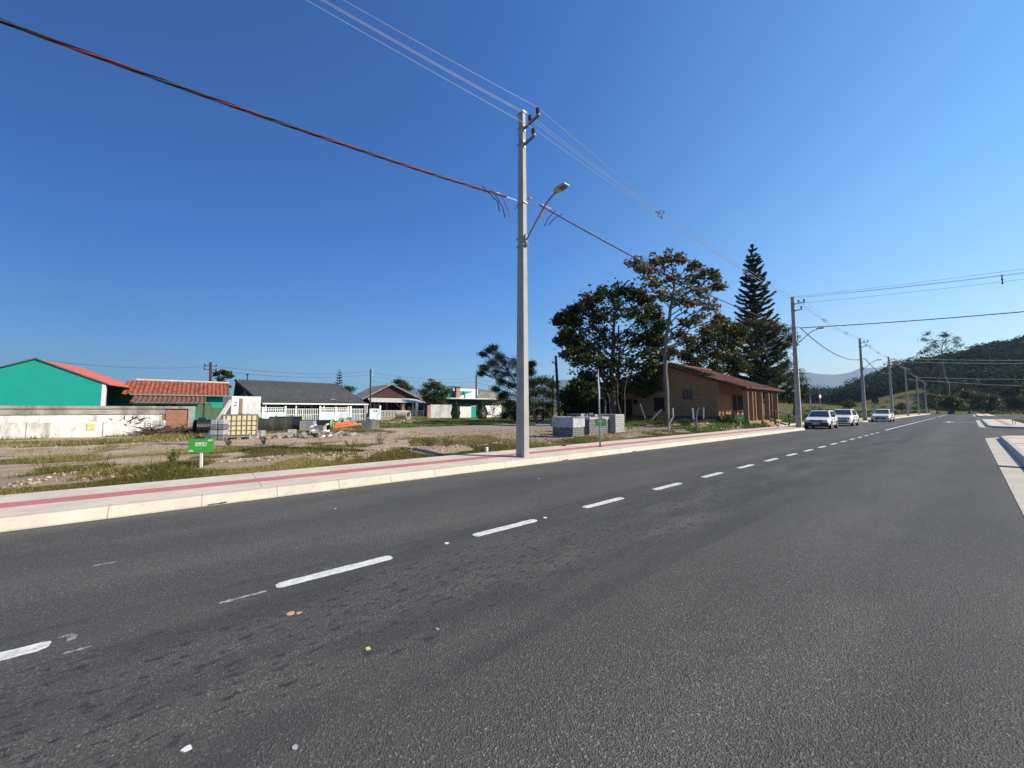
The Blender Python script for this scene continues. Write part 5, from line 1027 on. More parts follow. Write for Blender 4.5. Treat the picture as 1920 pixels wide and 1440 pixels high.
p = H(411, 826, .1); t = thing('block_stack', 'wrapped stack of small grey bundles left of the liquid tank', 'stack', (p.x, p.y, gz(p.x, p.y)), rad(-30)); k = 0
for i in range(4):
    for j in range(2): MB().box(-.28+j*.29, -.02+j*.29, -.2, .2, i*.23, i*.23+.215).build('bundle', (M('grey_wrap', (.16, .16, .17), .6), M('white_wrap', (.36, .36, .36), .5))[(i*3+j*2) % 2], t, bevel=.03); k += 1
a = H(386, 826, .1); a.z = gz(a.x, a.y); t = thing('plank', 'long pale plank leaning up to the right over the pipes', 'plank', a); b_ = D(434, 750, 18.2); MB().bar(a, b_, .20, .05).build('board', M('pale_plank', (.62, .56, .46), .8, .12, 3), t, world=True)
m_hdpe = M('black_corrugated_pipe', (.018, .02, .022), .4, .2, 4)
def cpipe(label, p, q, r, green=None, ribs=.09, hollow=True):
    p = Vector(p); q = Vector(q); L_ = (q-p).length; t = thing('drain_pipe', label, 'pipe', p, 0, 'black corrugated pipes'); n = int(L_/ribs*4); pts = [p.lerp(q, i/n) for i in range(n+1)]; rs = [r*(1+.05*(1 if i % 4 < 2 else -1)) for i in range(n+1)]
    MB().tube(pts, rs, 16, cap=False).build('pipe_wall', m_hdpe, t, world=True); dr = (q-p).normalized()
    MB().tube([p+dr*.03, q-dr*.03], r*.86, 16, cap=False).build('bore', m_void, t, world=True)
    if green: MB().tube([p.lerp(q, green), p.lerp(q, green)+dr*.14], r*1.12, 16).build('band', M('lime_band', (.30, .46, .14), .6), t, world=True)
def G(u, v, r, z=.1): a = H(u, v, z); a.z = gz(a.x, a.y)+r; return a
cpipe('long black corrugated pipe with lime green end band, in front', G(546, 807, .34), G(626, 806, .34), .33, .93)
cpipe('black corrugated pipe with green band lying behind the front one', G(505, 801, .36)+Vector((0, 0, .1)), G(570, 800, .36)+Vector((0, 0, .1)), .36, .95)
cpipe('big black corrugated pipe behind the leaning plank, left', G(364, 816, .40), G(409, 814, .40), .38)
cpipe('black corrugated pipe lying behind the stacked bundles', G(372, 809, .5), G(420, 808, .5), .36)
a, b_ = H(484, 812, .1), H(547, 808, .1); t = thing('tarp_fence', 'low black sheeting stretched behind the liquid tank', 'sheeting', (a.x, a.y, .1)); mb = MB(); n = 20; vs = []
for i in range(n+1):
    f = i/n; x_, y_ = a.x+(b_.x-a.x)*f, a.y+(b_.y-a.y)*f+.04*math.sin(f*9); vs += [(x_, y_, 0), (x_, y_, .5), (x_+.03, y_+.015*math.sin(f*37), 1.02-.10*abs(math.sin(f*7)))]
mb.add(vs, [(i*3+j, i*3+3+j, i*3+4+j, i*3+1+j) for i in range(n) for j in range(2)]); o = mb.build('sheet', M('black_sheet', (.022, .023, .02), .8, .5, 2.5, dirt=(.06, .06, .05)), t, world=True, smooth=True); s_ = o.modifiers.new('thick', 'SOLIDIFY'); s_.thickness = .02
for f in (0, .5, 1): MB().bar((a.x+(b_.x-a.x)*f, a.y+(b_.y-a.y)*f+.15, 0), (a.x+(b_.x-a.x)*f, a.y+(b_.y-a.y)*f+.15, 1.1), .06).build('stake', m_wood, t, world=True)
m_or = M('orange_pvc', (.62, .14, .05), .5, .1, 3)
for (p, q, lab) in ((G(617, 805, .08), G(682, 799, .12)+Vector((0, 0, .05)), 'front orange plastic pipe lying on the heap'), (G(622, 803, .30), G(661, 800, .34), 'short orange plastic pipe behind the front one'), (G(618, 804, .2), G(655, 801, .26), 'middle orange plastic pipe mostly hidden by the front one')):
    t = thing('plastic_pipe', lab, 'pipe', p, 0, 'orange plastic pipes'); MB().tube([p, q], .085, 12).build('pipe_wall', m_or, t, world=True)
m_blk = M('concrete_block', (.36, .36, .35), .95, .2, 5, dirt=(.22, .21, .2))
def blocks(label, items, name='concrete_block', grp='loose concrete blocks in the lot'):
    for k, (u, v, s, rz_, dz) in enumerate(items):
        a = G(u, v, dz); t = thing(name, label[k], 'block', a, rz_, grp); sx, sy, sz = s; w = .035; mb = MB()
        mb.box(-sx/2, sx/2, -sy/2, -sy/2+w, 0, sz); mb.box(-sx/2, sx/2, sy/2-w, sy/2, 0, sz)
        for q in (-sx/2, -w/2, sx/2-w): mb.box(q, q+w, -sy/2+w, sy/2-w, 0, sz)
        mb.build('block', m_blk, t)
blocks(['grey block half sunk at the right foot of the liquid tank', 'tilted pale block just right of the liquid tank', 'white hollow block lying beyond the sheeting', 'large grey block in the middle of the heap', 'grey block at the front of the heap', 'grey slab block right of the heap', 'small pale block at the left of the heap'],
       [(474, 823, (.4, .3, .28), .3, 0), (487, 822, (.35, .35, .36), .9, 0), (546, 815, (.45, .25, .25), .2, 0), (577, 812, (.75, .4, .55), -.6, .12), (589, 818, (.4, .3, .35), -.3, 0), (600, 812, (.6, .3, .35), -.8, .05), (563, 818, (.3, .2, .16), .4, 0)])
for k, (u, v, dz) in enumerate(((581, 808, .42), (584, 812, .30), (606, 812, .3), (611, 806, .5), (612, 812, .28), (603, 817, .14), (588, 806, .45), (616, 815, .12))):
    a = G(u, v+8, dz); t = thing('pipe_end', 'white plastic pipe pieces tumbled over the grey block heap', 'pipe', a, 0, 'white pipe pieces on the block heap'); MB().tube([a, a+Vector((.16, .2, .02))], .045, 10).build('pipe_wall', m_wht, t, world=True)
def debris(label, base, L_, W_, n, s, seed, m=m_blk, hh=.3):
    rng = random.Random(seed); t = thing('rubble_heap', label, 'rubble', base); mb = MB()
    for i in range(n): x_, y_ = rng.gauss(0, L_*.4), rng.gauss(0, W_*.4); z_ = max(0, hh*(1-(abs(x_)/L_)-(abs(y_)/W_)))*rng.random(); mb.cbox((x_, y_, z_+.03), rng.uniform(.3, 1)*s, rng.uniform(.3, 1)*s, rng.uniform(.15, .5)*s, rng.uniform(0, 3), rng.uniform(-.4, .4), rng.uniform(-.4, .4))
    mb.build('chunks', m, t)
debris('pale broken slabs strewn along the front of the block heap', G(600, 819, 0), 3.2, .8, 70, .35, 61, m_fibl, .2); debris('grey jumble of broken blocks behind the orange pipes', G(648, 800, 0), 1.2, .7, 60, .5, 62, m_blk, .9)
t = thing('curb_beam', 'long pale concrete beam lying on the ground right of the tank', 'beam', G(497, 819, .05)); MB().bar(G(497, 820, .07), G(548, 816, .07), .14).build('beam', m_fibl, t, world=True)
a = G(689, 807, 0); t = thing('inspection_box', 'dark grey concrete box with pale side standing in the grass', 'box', a, rad(-20)); MB().box(-.35, .25, -.3, .3, 0, .62).build('box', M('dark_block', (.10, .10, .11), .9), t); MB().box(.252, .72, -.28, .3, 0, .6).build('pale_box', m_fibl, t)
a = Vector((13.7, 32.2, .62)); t = thing('concrete_pipe', 'short cream concrete pipe with dark mouth on a dirt mound', 'pipe', a, rad(128)); prof_o = [(.36, -.42), (.36, .42)]
mb = MB(); n = 20; vs = [(s*.5, math.cos(2*PI*j/n)*r, math.sin(2*PI*j/n)*r+.3) for s in (-1, 1) for r in (.43, .35) for j in range(n)]
fs = []
for j in range(n): k2 = (j+1) % n; fs += [(j, k2, 2*n+k2, 2*n+j), (n+k2, n+j, 3*n+j, 3*n+k2), (k2, j, n+j, n+k2), (2*n+j, 2*n+k2, 3*n+k2, 3*n+j)]
mb.add(vs, fs); mb.build('pipe_wall', M('cream_concrete', (.55, .46, .32), .9, .15, 3), t); MB().lathe([(.348, .1), (.348, .12)], (0, 0, .3), 20, 'X').build('dark_bore', m_void, t)
debris('mound of earth clods under the concrete pipe', (13.6, 31.6, .3), 2.0, 1.2, 90, .3, 63, M('earth_clod', (.34, .24, .14), .95, .25, 4), .3)
# pallets of paving blocks
m_pav = brick('paver_grey', (.22, .22, .225), (.17, .17, .175), (.05, .05, .05), .22, .10, .012); m_pavl = brick('paver_pale', (.52, .51, .48), (.40, .39, .37), (.15, .14, .13), .22, .10, .014); m_pal = M('pallet_wood', (.38, .27, .17), .85, .2, 4); m_wrap = M('plastic_wrap', (.42, .43, .44), .3, .25, 3, .6, 8)
def pallet(label, u, v, rz_, m, s=1.05, hh=.95, wrap=0, low=None):
    a = H(u, v, .15); a.z = gz(a.x, a.y)-.02; t = thing('paver_pallet', label, 'pallet', a, rz_, 'pallets of paving blocks'); pl = MB()
    for i in range(5): yy = -s/2+.05+i*(s-.1)/4; pl.box(-s/2, s/2, yy-.045, yy+.045, .10, .125)
    for xx in (-s/2+.05, 0, s/2-.05): pl.box(xx-.05, xx+.05, -s/2, s/2, 0, .099)
    pl.build('pallet', m_pal, t); mb = MB(); mb.box(-s/2, s/2, -s/2, s/2, .128, hh); mb.build('paver_stack', m, t, bevel=.012)
    if wrap:
        n = 18; q = s/2+.02; ring = []; per = [(-q, -q), (q, -q), (q, q), (-q, q)]
        vs = []
        for lev in range(5):
            zz = hh+.03-(hh-wrap)*lev/4
            for e in range(4):
                x0, y0 = per[e]; x1, y1 = per[(e+1) % 4]
                for i in range(n): f = i/n; w_ = .018*math.sin(i*2.3+lev*1.7+e)+.012*math.sin(i*5.1+lev*3); nx_, ny_ = (y1-y0)/(2*q), -(x1-x0)/(2*q); vs.append((x0+(x1-x0)*f+nx_*abs(w_), y0+(y1-y0)*f+ny_*abs(w_), zz+.025*math.sin(i*1.3+e)*(1 if lev else .3)))
        N_ = 4*n; wb = MB().add(vs, [(l*N_+i, l*N_+(i+1) % N_, (l+1)*N_+(i+1) % N_, (l+1)*N_+i) for l in range(4) for i in range(N_)]+[list(range(N_))]); wb.build('plastic_wrap', m_wrap, t, smooth=True)
    return t, a
pallet('nearest pallet of grey paving blocks, half covered by wrinkled plastic', 1066, 820, rad(12), m_pav, 1.1, .98, .50)
pallet('middle pallet of dark grey paving blocks with an uncovered front', 1099, 816, rad(8), m_pav, 1.0, .95, .82)
pallet('third pallet of paving blocks, behind the leaning green lot sign', 1122, 813, rad(8), m_pav, 1.0, .98, .8)
pallet('rightmost pallet of paving blocks, pale and uncovered', 1145, 812, rad(10), m_pavl, 1.15, 1.1)
pallet('rear pallet of paving blocks almost hidden behind the nearest ones', 1085, 810, rad(8), m_pav, 1.0, 1.1)
for k, (u, v, d_, s, lab) in enumerate(((1082, 783, 20, (1.3, .3, .05), 'long pale plank lying on top of the pallets'), (1058, 785, 19.4, (.9, .2, .04), 'short slat tilted on the nearest pallet'))):
    c = D(u, v, d_); t = thing('loose_board', lab, 'board', c, rad(-20-20*k)); t.rotation_euler = (0, rad(5), rad(-20-20*k)); MB().box(-s[0]/2, s[0]/2, -s[1]/2, s[1]/2, -s[2]/2, s[2]/2).build('board', m_fibl, t)
for k, (u, v, d_) in enumerate(((1091, 779, 20.4), (1099, 780, 20.5), (1107, 778, 20.6), (1113, 780, 20.4))):
    c = D(u, v, d_); t = thing('loose_block', ['leftmost grey block lying loose on top of the pallets', 'second loose block from the left on top of the pallets', 'third loose block from the left on top of the pallets', 'rightmost loose block on top of the pallets'][k], 'block', c, .5*k, 'loose blocks on the pallets'); mb = MB().box(-.18, .18, -.1, -.065, -.1, .1).box(-.18, .18, .065, .1, -.1, .1); mb.box(-.18, -.145, -.065, .065, -.1, .1); mb.box(.145, .18, -.065, .065, -.1, .1); mb.build('block', m_blk, t)
# ------------------------------------------------------------------ brick house
m_brk = brick('orange_brick', (.50, .275, .125), (.40, .215, .095), (.15, .10, .065), .26, .11, .02); m_plast = M('sand_plaster', (.32, .19, .105), .9, .15, 2)
X0, X1 = 31.8, 39.6; g = thing('brick_house', 'orange brick house with mossy tiled roof and pillared porch under the trees', 'house', (X0, 12.75, .3))
mb = MB(); gp_ = [(12.75, .2), (21.9, .2), (21.9, 3.55), (16.7, 5.25), (12.75, 3.8)]
mb.prism([(X0, y_, z_) for y_, z_ in gp_], (0, 0, 0), (.2, 0, 0)); mb.prism([(X1-.2, y_, z_) for y_, z_ in gp_], (0, 0, 0), (.2, 0, 0)); mb.box(X0+.2, X1-.2, 12.75, 12.95, .2, 3.75); mb.box(X0+.2, X1-.2, 21.7, 21.9, .2, 3.5)
wl_ = mb.build('wall', m_brk, g, world=True)
MB().box(X0-.05, X1, 12.64, 12.745, .2, .95).box(X0-.06, X0-.005, 12.75, 21.9, .2, .9).build('plinth', M('dark_plinth', (.09, .055, .04), .95, .3, 2), g, world=True)  # dark brown band along the foot of the walls
r_ = roof('roof', m_tile_old, g, [(22.7, 3.35), (16.7, 5.42), (12.9, 3.98), (10.55, 3.16)], X0-.45, X1+1.1, 'X', .045, .24, .06, world=True, slopeseg=5, step=.02)
MB().tube([(X0-.45, 16.7, 5.5), (X1+.5, 16.7, 5.5)], .1, 7).build('ridge_cap', m_tile_old, r_, world=True)
MB().prism([(X0, 22.7, 3.30), (X0, 16.7, 5.36), (X0, 12.9, 3.92), (X0, 10.55, 3.10), (X0, 10.55, 3.0), (X0, 12.9, 3.80), (X0, 16.7, 5.22), (X0, 22.7, 3.18)], (-.53, 0, 0), (-.47, 0, 0)).build('barge_board', m_wood, g, world=True)
pz = .58
fl = MB().box(X0+.4, X1+.3, 10.75, 12.63, pz-.5, pz).build('porch_floor', m_plast, g, world=True)
MB().box(X0+.2, X1+.3, 10.95, 11.12, 2.92, 3.12).build('porch_beam', m_wood, g, world=True)
for xx in (32.5, 33.5, 34.15, 35.6, 37.3, 39.5): MB().box(xx-.06, xx+.06, 10.84, 11.20, pz, 2.92).build('porch_pillar', m_plast, g, world=True)
def wopen(nm, a0, a1, z0, z1, axis, c, out, mp=m_void, bars=0, mf=None):
    # openings are given in world coordinates; the house root is unrotated
    off = (31.8, 12.75); A = off[0] if axis == 'Y' else off[1]; Cc = off[1] if axis == 'Y' else off[0]
    return opening(g, None, a0-A, a1-A, z0-.3, z1-.3, nm, axis, c-Cc, out, .05, mf or m_wood, mp, bars)
wopen('window', 14.85, 15.6, 2.35, 3.15, 'X', X0, -1, m_glass, 1); wopen('window', 17.2, 18.3, 1.3, 2.55, 'X', X0, -1); wopen('window', 20.0, 20.45, 2.0, 2.4, 'X', X0, -1); wopen('door', 20.6, 21.7, .45, 2.45, 'X', X0, -1)
wopen('window', 32.3, 34.2, 1.35, 2.75, 'Y', 12.75, -1, m_brk, 0, m_plast); wopen('door', 34.6, 35.4, .6, 2.75, 'Y', 12.75, -1); wopen('window', 35.7, 36.9, 1.4, 2.7, 'Y', 12.75, -1); wopen('door', 37.6, 38.5, .6, 2.75, 'Y', 12.75, -1)
st_ = MB()
for i in range(3): st_.box(34.9, 36.2, 10.15+i*.2, 10.748, .1+i*.16, .1+(i+1)*.16-.003)
st_.build('steps', m_plast, g, world=True)
t = thing('ramp', 'dark wooden ramp planks sloping down from the porch', 'ramp', (37, 10.5, .2)); MB().bar((36.6, 10.7, .62), (38.2, 9.95, .16), .28, .06).bar((36.9, 10.7, .60), (38.5, 9.95, .14), .12, .05).build('planks', m_wood, t, world=True)
t = thing('handrail', 'dark sloping handrail on two posts beside the porch ramp', 'handrail', (36.9, 10.4, .2)); MB().bar((36.3, 10.75, 1.5), (39.0, 9.9, 1.0), .09).build('rail', m_wood, t, world=True); MB().bar((37.2, 10.45, .1), (37.2, 10.45, 1.33), .1).build('post', m_wood, t, world=True); MB().bar((38.9, 9.92, .1), (38.9, 9.92, 1.05), .12).build('post', m_wood, t, world=True)
for k, (x_, y_) in enumerate(((32.0, 11.9), (33.0, 11.55))):
    t = thing('round_table', ['left small dark round table in the shade at the porch corner', 'right small dark round table in the shade at the porch corner'][k], 'table', (x_, y_, gz(x_, y_) if k == 0 else pz), 0, 'small dark tables at the porch'); MB().lathe([(.38, .66), (.4, .68), (.4, .71), (.38, .72)], (0, 0, 0), 16).build('tabletop', m_tk, t); MB().tube([(0, 0, 0), (0, 0, .66)], .04, 8).lathe([(.2, 0), (.18, .03)], (0, 0, 0), 12).build('leg', m_galv, t)
rng = np.random.default_rng(9); n = 2600; yy = rng.uniform(13.2, 16.6, n); xx = X0-.35+np.abs(rng.normal(size=n))*.55; zz = 5.42-(16.7-yy)*.379+.08+rng.random(n)*.16; V, F = leaves(np.stack([xx, yy, zz], 1), .13, .08, .6, rng)
o = fast('roof_creeper', V, F, lf_mix, None, rng.random(n)); meta(o, 'mossy green and brown creeper growing over the near edge of the brick house roof', 'creeper')
for (u, v, d_, s, lab, m) in ((1368, 784, 29, .8, 'bushy green shrub at the corner of the brick house', lf_grn), (1285, 783, 27.5, .55, 'low green shrub at the foot of the almond tree', lf_grn), (1240, 776, 27.5, .9, 'straggly dark shrub left of the almond tree trunk', lf_drk), (1500, 785, 40, .6, 'low green shrub behind the second concrete pole', lf_grn), (215, 812, 24, .3, 'small tuft on the grass before the white wall', gm1)):
    b_ = gp(u, v, d_); t = thing('shrub', lab, 'shrub', b_, 0); rng = np.random.default_rng(int(u)); n = int(1500*s); C = rng.normal(size=(n, 3))*np.array([.45, .45, .3])*s+np.array([0, 0, .45*s]); V, F = leaves(C, .11, .05, .3, rng); fast('foliage', V, F, m, t, rng.random(n)); mb = MB()
    for k in range(5): mb.tube([(0, 0, 0), (R.uniform(-.3, .3)*s, R.uniform(-.3, .3)*s, .6*s)], [.02, .01], 4)
    mb.build('stem', bark_d, t)
# ------------------------------------------------------------------ traffic signs, street lamp, distant fences
p = D(1538, 765, 40); t = thing('traffic_sign', 'white and red round sign seen almost edge on above the second car', 'sign', (p.x, p.y, .1), rad(0)); MB().tube([(0, 0, 0), (0, 0, 3.0)], .03, 8).build('post', m_galv, t)
def disc(nm, r, m, y0, y1, par, c, n=20, rz_=0.0):
    mb = MB(); mb.lathe([(r, y0), (r, y1)], (0, 0, 0), n, 'X'); Mz = Matrix.Rotation(rz_, 3, 'Z'); mb.v = [tuple(Mz @ Vector(v_)+Vector(c)) for v_ in mb.v]; return mb.build(nm, m, par)
rzs = rad(74); disc('rim', .23, M('sign_red', (.5, .03, .03), .5), -.045, -.035, t, (0, 0, 2.75), rz_=rzs); disc('face', .19, m_wht, -.05, -.0455, t, (0, 0, 2.75), rz_=rzs)
p = Vector((69.5, 8.0, .1)); t = thing('traffic_sign', 'round dark sign seen from behind, right of the third concrete pole', 'sign', p); MB().tube([(0, 0, 0), (0, 0, 2.7)], .03, 8).build('post', m_galv, t); disc('back', .36, M('sign_back', (.02, .02, .024), .6), -.045, -.035, t, (0, 0, 2.55)); MB().box(-.055, -.046, -.06, .06, 2.35, 2.75).build('bracket', M('bracket_grey', (.15, .15, .15)), t)
p = D(1520, 770, 72); t = thing('street_lamp', 'slim distant street lamp with short arm left of the far hill', 'street lamp', (p.x, p.y, 0)); zt = D(1517, 726, 72).z; MB().tube([(0, 0, 0), (0, 0, zt)], [.11, .07], 8).build('post', m_galv, t); MB().tube([(0, 0, zt), (.5, -.5, zt+.12)], .05, 6).build('arm', m_galv, t); MB().cbox((.75, -.75, zt+.14), .6, .25, .12, rz=rad(-45)).build('lamp_head', m_lamp, t)
for k, (u, v, d_, hh) in enumerate(((1899, 794, 33, 1.05), (1904, 795, 32.5, .95))):
    p = D(u, v, d_); t = thing('thin_post', ['left thin grey stake on the far right corner lot', 'right thin grey stake on the far right corner lot'][k], 'post', (p.x, p.y, .05), 0, 'thin stakes on the corner lot'); MB().tube([(0, 0, 0), (0, 0, hh)], .02, 6).build('shaft', m_galv, t)
t = thing('field_fence', 'long low wire fence on posts across the field beyond the road end', 'fence', (176, 0, .1)); mb = MB()
for k in range(100): yy = -60+k*2.2; t_ = MB().box(175.93, 176.07, yy, yy+.14, -.1, 1.25); t_.build('fence_post', m_fibl if k % 3 else bark_g, t, world=True)
for z in (.5, .85, 1.15): mb.tube([(176, -60, z), (176, 160, z)], .012, 4)
mb.build('fence_wire', m_wire, t, world=True)
# ------------------------------------------------------------------ parked cars
m_cw = carpaint('car_white', (.85, .82, .75)); m_tyre = M('tyre', (.02, .02, .02), .85); m_rim = M('wheel_rim', (.35, .36, .37), .35, .1, 5, metal=.6); m_cg = glassmat('car_glass', (.035, .05, .055), .05); m_bump = M('black_plastic', (.03, .03, .032), .55); m_hl = M('headlight', (.45, .5, .52), .15, .1, 5)
def car(label, x, y, style, L_=3.9, W_=1.62, Hh=1.45, rz_=0.0):
    # front of the car faces -X (towards the camera)
    t = thing('parked_car', label, 'car', (x, y, 0), rz_, 'cars parked along the kerb'); hw = W_/2
    if style == 'old': ST = [(0, .36, .60, .86), (.10, .28, .70, .95), (.5, .24, .80, 1.0), (1.05, .22, .90, 1.0), (2.2, .22, .93, 1.0), (3.2, .22, .93, 1.0), (3.72, .28, .90, .95), (L_, .38, .80, .86)]; gh = [(.98, 1.50, .90), (1.55, 2.0, 1.0), (3.1, 3.0, .97), (L_-.08, 3.55, .93)]; roofx = (1.58, 3.5)
    elif style == 'hatch': ST = [(0, .34, .66, .82), (.14, .26, .80, .94), (.5, .22, .92, 1.0), (.95, .2, 1.0, 1.0), (2.2, .2, 1.0, 1.0), (3.1, .2, 1.0, 1.0), (3.6, .28, .98, .96), (L_, .4, .9, .86)]; roofx = (1.5, 3.15)
    else: ST = [(0, .34, .60, .82), (.15, .24, .74, .94), (.6, .2, .86, 1.0), (1.15, .2, .95, 1.0), (2.3, .2, .98, 1.0), (3.4, .2, 1.0, 1.0), (4.0, .26, 1.0, .96), (L_, .38, .94, .88)]; roofx = (1.9, 2.95)
    prev = None; vs = []; k = 10
    for (xs, zb_, zt_, wf) in ST:
        w = hw*wf; zm = (zb_+zt_)/2
        vs += [(xs, -w*.86, zb_), (xs, -w*.97, zb_+.10), (xs, -w, zm), (xs, -w*.97, zt_-.10), (xs, -w*.86, zt_), (xs, w*.86, zt_), (xs, w*.97, zt_-.10), (xs, w, zm), (xs, w*.97, zb_+.10), (xs, w*.86, zb_)]
    n = len(ST); fs = [(i*k+j, i*k+(j+1) % k, (i+1)*k+(j+1) % k, (i+1)*k+j) for i in range(n-1) for j in range(k)]+[list(range(k))[::-1], [(n-1)*k+j for j in range(k)]]
    body = MB().add(vs, fs).build('body', m_cw, t, bevel=.02, smooth=False)
    bl = [s[2] for s in ST]; xw0 = {'old': .98, 'hatch': .85, 'sedan': 1.15}[style]; xr0, xr1 = roofx; xe = {'old': L_-.10, 'hatch': L_-.14, 'sedan': 3.6}[style]; zbelt = {'old': .90, 'hatch': .98, 'sedan': .95}[style]; wt = hw*.70; wb = hw*.90
    cab = [(xw0, zbelt-.02), (xr0, Hh-.03), ((xr0+xr1)/2, Hh), (xr1, Hh-.03), (xe, zbelt-.02)]
    V_ = [(a, -(wb if i in (0, 4) else wt), b) for i, (a, b) in enumerate(cab)]+[(a, (wb if i in (0, 4) else wt), b) for i, (a, b) in enumerate(cab)]
    MB().add(V_, [(0, 1, 6, 5), (1, 2, 7, 6), (2, 3, 8, 7), (3, 4, 9, 8), (4, 3, 2, 1, 0), (5, 6, 7, 8, 9)]).build('cabin', m_cw, t, bevel=.03)
    def quad(nm, pts, m, off=.006, th2=.004, par=None):
        P = [Vector(p_) for p_ in pts]; nr = (P[1]-P[0]).cross(P[2]-P[1]).normalized(); c_ = sum(P, Vector())/len(P)
        if nr.dot(c_-Vector((L_/2, 0, .8))) < 0: nr = -nr
        return MB().prism([p_+nr*off for p_ in P], (0, 0, 0), nr*th2).build(nm, m, par or t)
    A = [Vector(v_) for v_ in V_]
    def bil(a, b, c_, d_, s, r_): return (a.lerp(b, s)).lerp(d_.lerp(c_, s), r_)
    q = lambda s, r_: bil(A[0], A[1], A[6], A[5], s, r_)
    quad('windscreen', [q(.08, .06), q(.93, .07), q(.93, .93), q(.08, .94)], m_cg); q = lambda s, r_: bil(A[4], A[3], A[8], A[9], s, r_); quad('rear_window', [q(.2, .08), q(.88, .1), q(.88, .9), q(.2, .92)], m_cg)
    for s_, o5 in ((-1, 0), (1, 5)):
        a0, a1, a3, a4 = A[o5], A[o5+1], A[o5+3], A[o5+4]; B = lambda s, r_: bil(a0, a1, a3, a4, s, r_)
        quad('side_window', [B(.12, .10), B(.88, .06), B(.88, .47), B(.12, .45)], m_cg); quad('side_window', [B(.12, .50), B(.88, .52), B(.88, .93), B(.12, .84)], m_cg)
        sx = roofx[0]; yy = s_*hw; MB().box(1.15, 3.2, min(yy*1.002, yy*1.012), max(yy*1.002, yy*1.012), .50, .54).build('side_trim', m_bump, t)
        for xx in (1.05+.02, 2.1): MB().box(xx, xx+.012, min(yy*.995, yy*1.006), max(yy*.995, yy*1.006), .35, .86).build('door_gap', m_bump, t)
        MB().cbox((2.02, yy*1.0, .80), .14, .03, .03).build('handle', m_bump, t)
        MB().cbox((xw0+.30, s_*(hw*.92+.10), zbelt+.06), .10, .20, .13).build('mirror', m_bump if style != 'sedan' else m_cw, t, bevel=.02)
        zh = .62 if style == 'old' else (.70 if style == 'hatch' else .66); xh = -.012 if style == 'old' else .02
        MB().cbox((xh+.05, s_*hw*.68, zh-.01), .14, .30, .13 if style != 'old' else .14, rz=s_*rad(14)).build('headlight', m_hl, t, bevel=.03)
        MB().cbox((L_-.03, s_*hw*.72, .72), .06, .2, .2).build('tail_light', M('tail_red', (.3, .02, .02), .3), t)
        if style == 'sedan': MB().cbox((.06, s_*hw*.72, .40), .1, .26, .12, rz=s_*.3).build('fog_light', m_bump, t)
        for xx in (.72, L_-.78):
            mb = MB(); mb.lathe([(.20, -.085), (.27, -.09), (.29, -.05), (.29, .05), (.27, .09), (.20, .085)], (xx, s_*(hw-.09), .29), 20, 'Y'); wh = mb.build('wheel', m_tyre, t, smooth=False)
            MB().lathe([(.19, -.02), (.2, .0), (.16, .012), (.04, .02)] if s_ > 0 else [(.04, -.02), (.16, -.012), (.2, 0), (.19, .02)], (xx, s_*(hw+.0), .29), 16, 'Y').build('rim', m_rim, wh)
            MB().lathe([(.335, -.01), (.335, .01)], (xx, s_*(hw*.998), .30), 20, 'Y').build('wheel_arch', m_bump, t)
    zb0 = {'old': (.26, .50), 'hatch': (.26, .36), 'sedan': (.22, .32)}[style]; MB().box(-.07, .12, -hw*.90, hw*.90, zb0[0], zb0[1]).build('bumper', m_bump if style == 'old' else m_cw, t, bevel=.03)
    if style == 'old': MB().box(-.02, .06, -hw*.50, hw*.50, .55, .69).build('grille', m_bump, t); MB().box(-.085, -.072, -.2, .2, .36, .46).build('number_plate', m_rim, t)
    elif style == 'hatch':
        MB().box(-.035, .06, -hw*.55, hw*.55, .62, .70).build('grille', m_bump, t, bevel=.01); MB().box(-.075, .06, -hw*.62, hw*.62, .38, .54).build('lower_grille', M('grey_plastic', (.16, .165, .17), .5), t, bevel=.02); MB().box(-.085, -.077, -.2, .2, .46, .56).build('number_plate', m_rim, t)
    else: MB().box(-.06, .08, -hw*.55, hw*.55, .36, .54).build('lower_grille', m_bump, t, bevel=.03); MB().box(-.02, .08, -hw*.4, hw*.4, .60, .65).build('grille', m_bump, t); MB().box(-.075, -.062, -.2, .2, .42, .52).build('number_plate', m_rim, t)
    MB().box(.3, L_-.3, -hw*.8, hw*.8, .16, .24).build('underbody', m_tk, t); MB().lathe([(.04, 0), (.045, .01), (.02, .015)], (-.035 if style == 'old' else -.045, 0, .66), 10, 'X').build('badge', m_rim, t)
    MB().tube([(xw0-.05, -.1, zbelt+.0), (xw0+.1, -.45, zbelt+.12)], .008, 4).build('wiper', m_tk, t)
    if style == 'old':
        rk = MB()
        for xx in (1.9, 2.9): rk.bar((xx, -wt*.95, Hh+.07), (xx, wt*.95, Hh+.07), .035)
        for s_ in (-1, 1): rk.bar((1.7, s_*wt*.9, Hh+.05), (3.1, s_*wt*.9, Hh+.05), .03); rk.bar((1.9, s_*wt*.9, Hh-.04), (1.9, s_*wt*.9, Hh+.07), .03); rk.bar((2.9, s_*wt*.9, Hh-.04), (2.9, s_*wt*.9, Hh+.07), .03)
        rk.build('roof_rack', m_tk, t)
    if style == 'sedan': MB().box(3.0, L_-.2, -hw*.82, hw*.82, .95, 1.0).build('load_cover', m_tk, t)
    return t
car('nearest parked car, boxy older white car with black bumper and roof rack', 35.4, 7.35, 'old', 3.85, 1.58, 1.40, rad(2))
car('middle parked car, white hatchback with grey lower grille', 43.4, 7.35, 'hatch', 3.7, 1.64, 1.49)
car('farthest parked car, white pickup with black lower grille beside the third pole', 60.6, 6.65, 'sedan', 4.4, 1.66, 1.48)
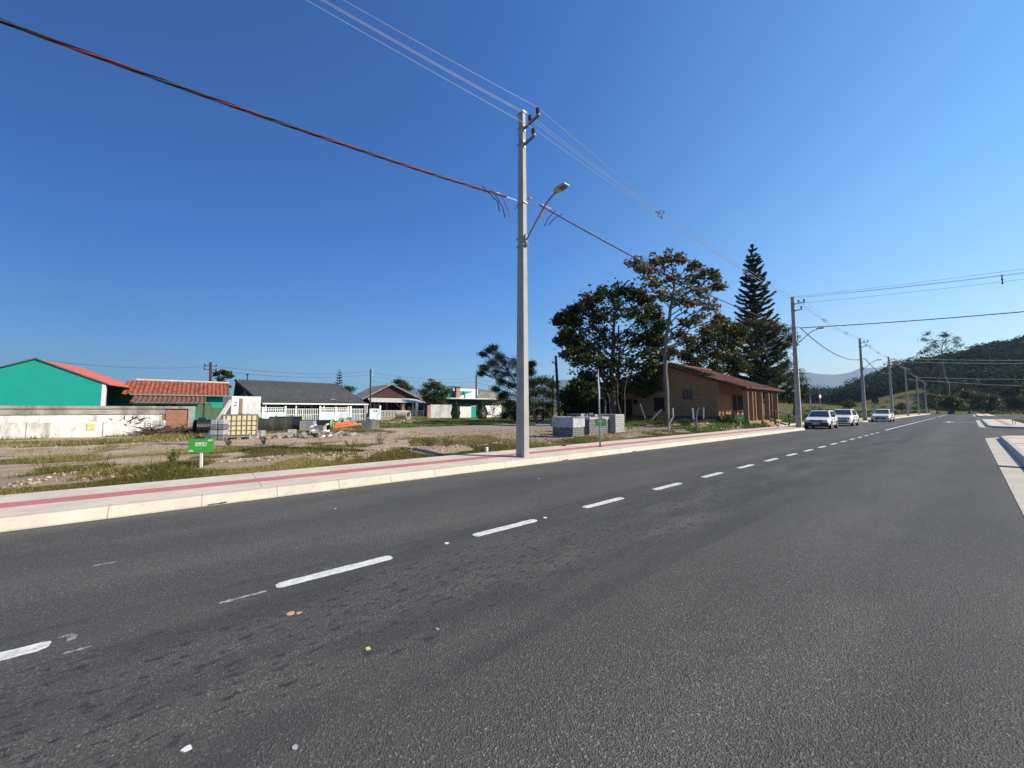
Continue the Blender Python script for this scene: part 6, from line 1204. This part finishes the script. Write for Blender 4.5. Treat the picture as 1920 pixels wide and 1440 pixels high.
# ------------------------------------------------------------------ air: haze over the whole scene
def haze():
    mb = MB().box(-7600, 7600, -7600, 7600, -70, 680); m = bpy.data.materials.new('air'); m.use_nodes = True; N = m.node_tree.nodes; L = m.node_tree.links
    N.remove(N['Principled BSDF']); v = N.new('ShaderNodeVolumePrincipled'); v.inputs['Color'].default_value = (.62, .82, 1.0, 1); v.inputs['Density'].default_value = 1.15e-4; v.inputs['Anisotropy'].default_value = .2
    L.new(v.outputs[0], N['Material Output'].inputs['Volume']); o = mb.build('haze', m); meta(o, 'thin bluish air over the whole scene', 'haze', kind='stuff')
haze()
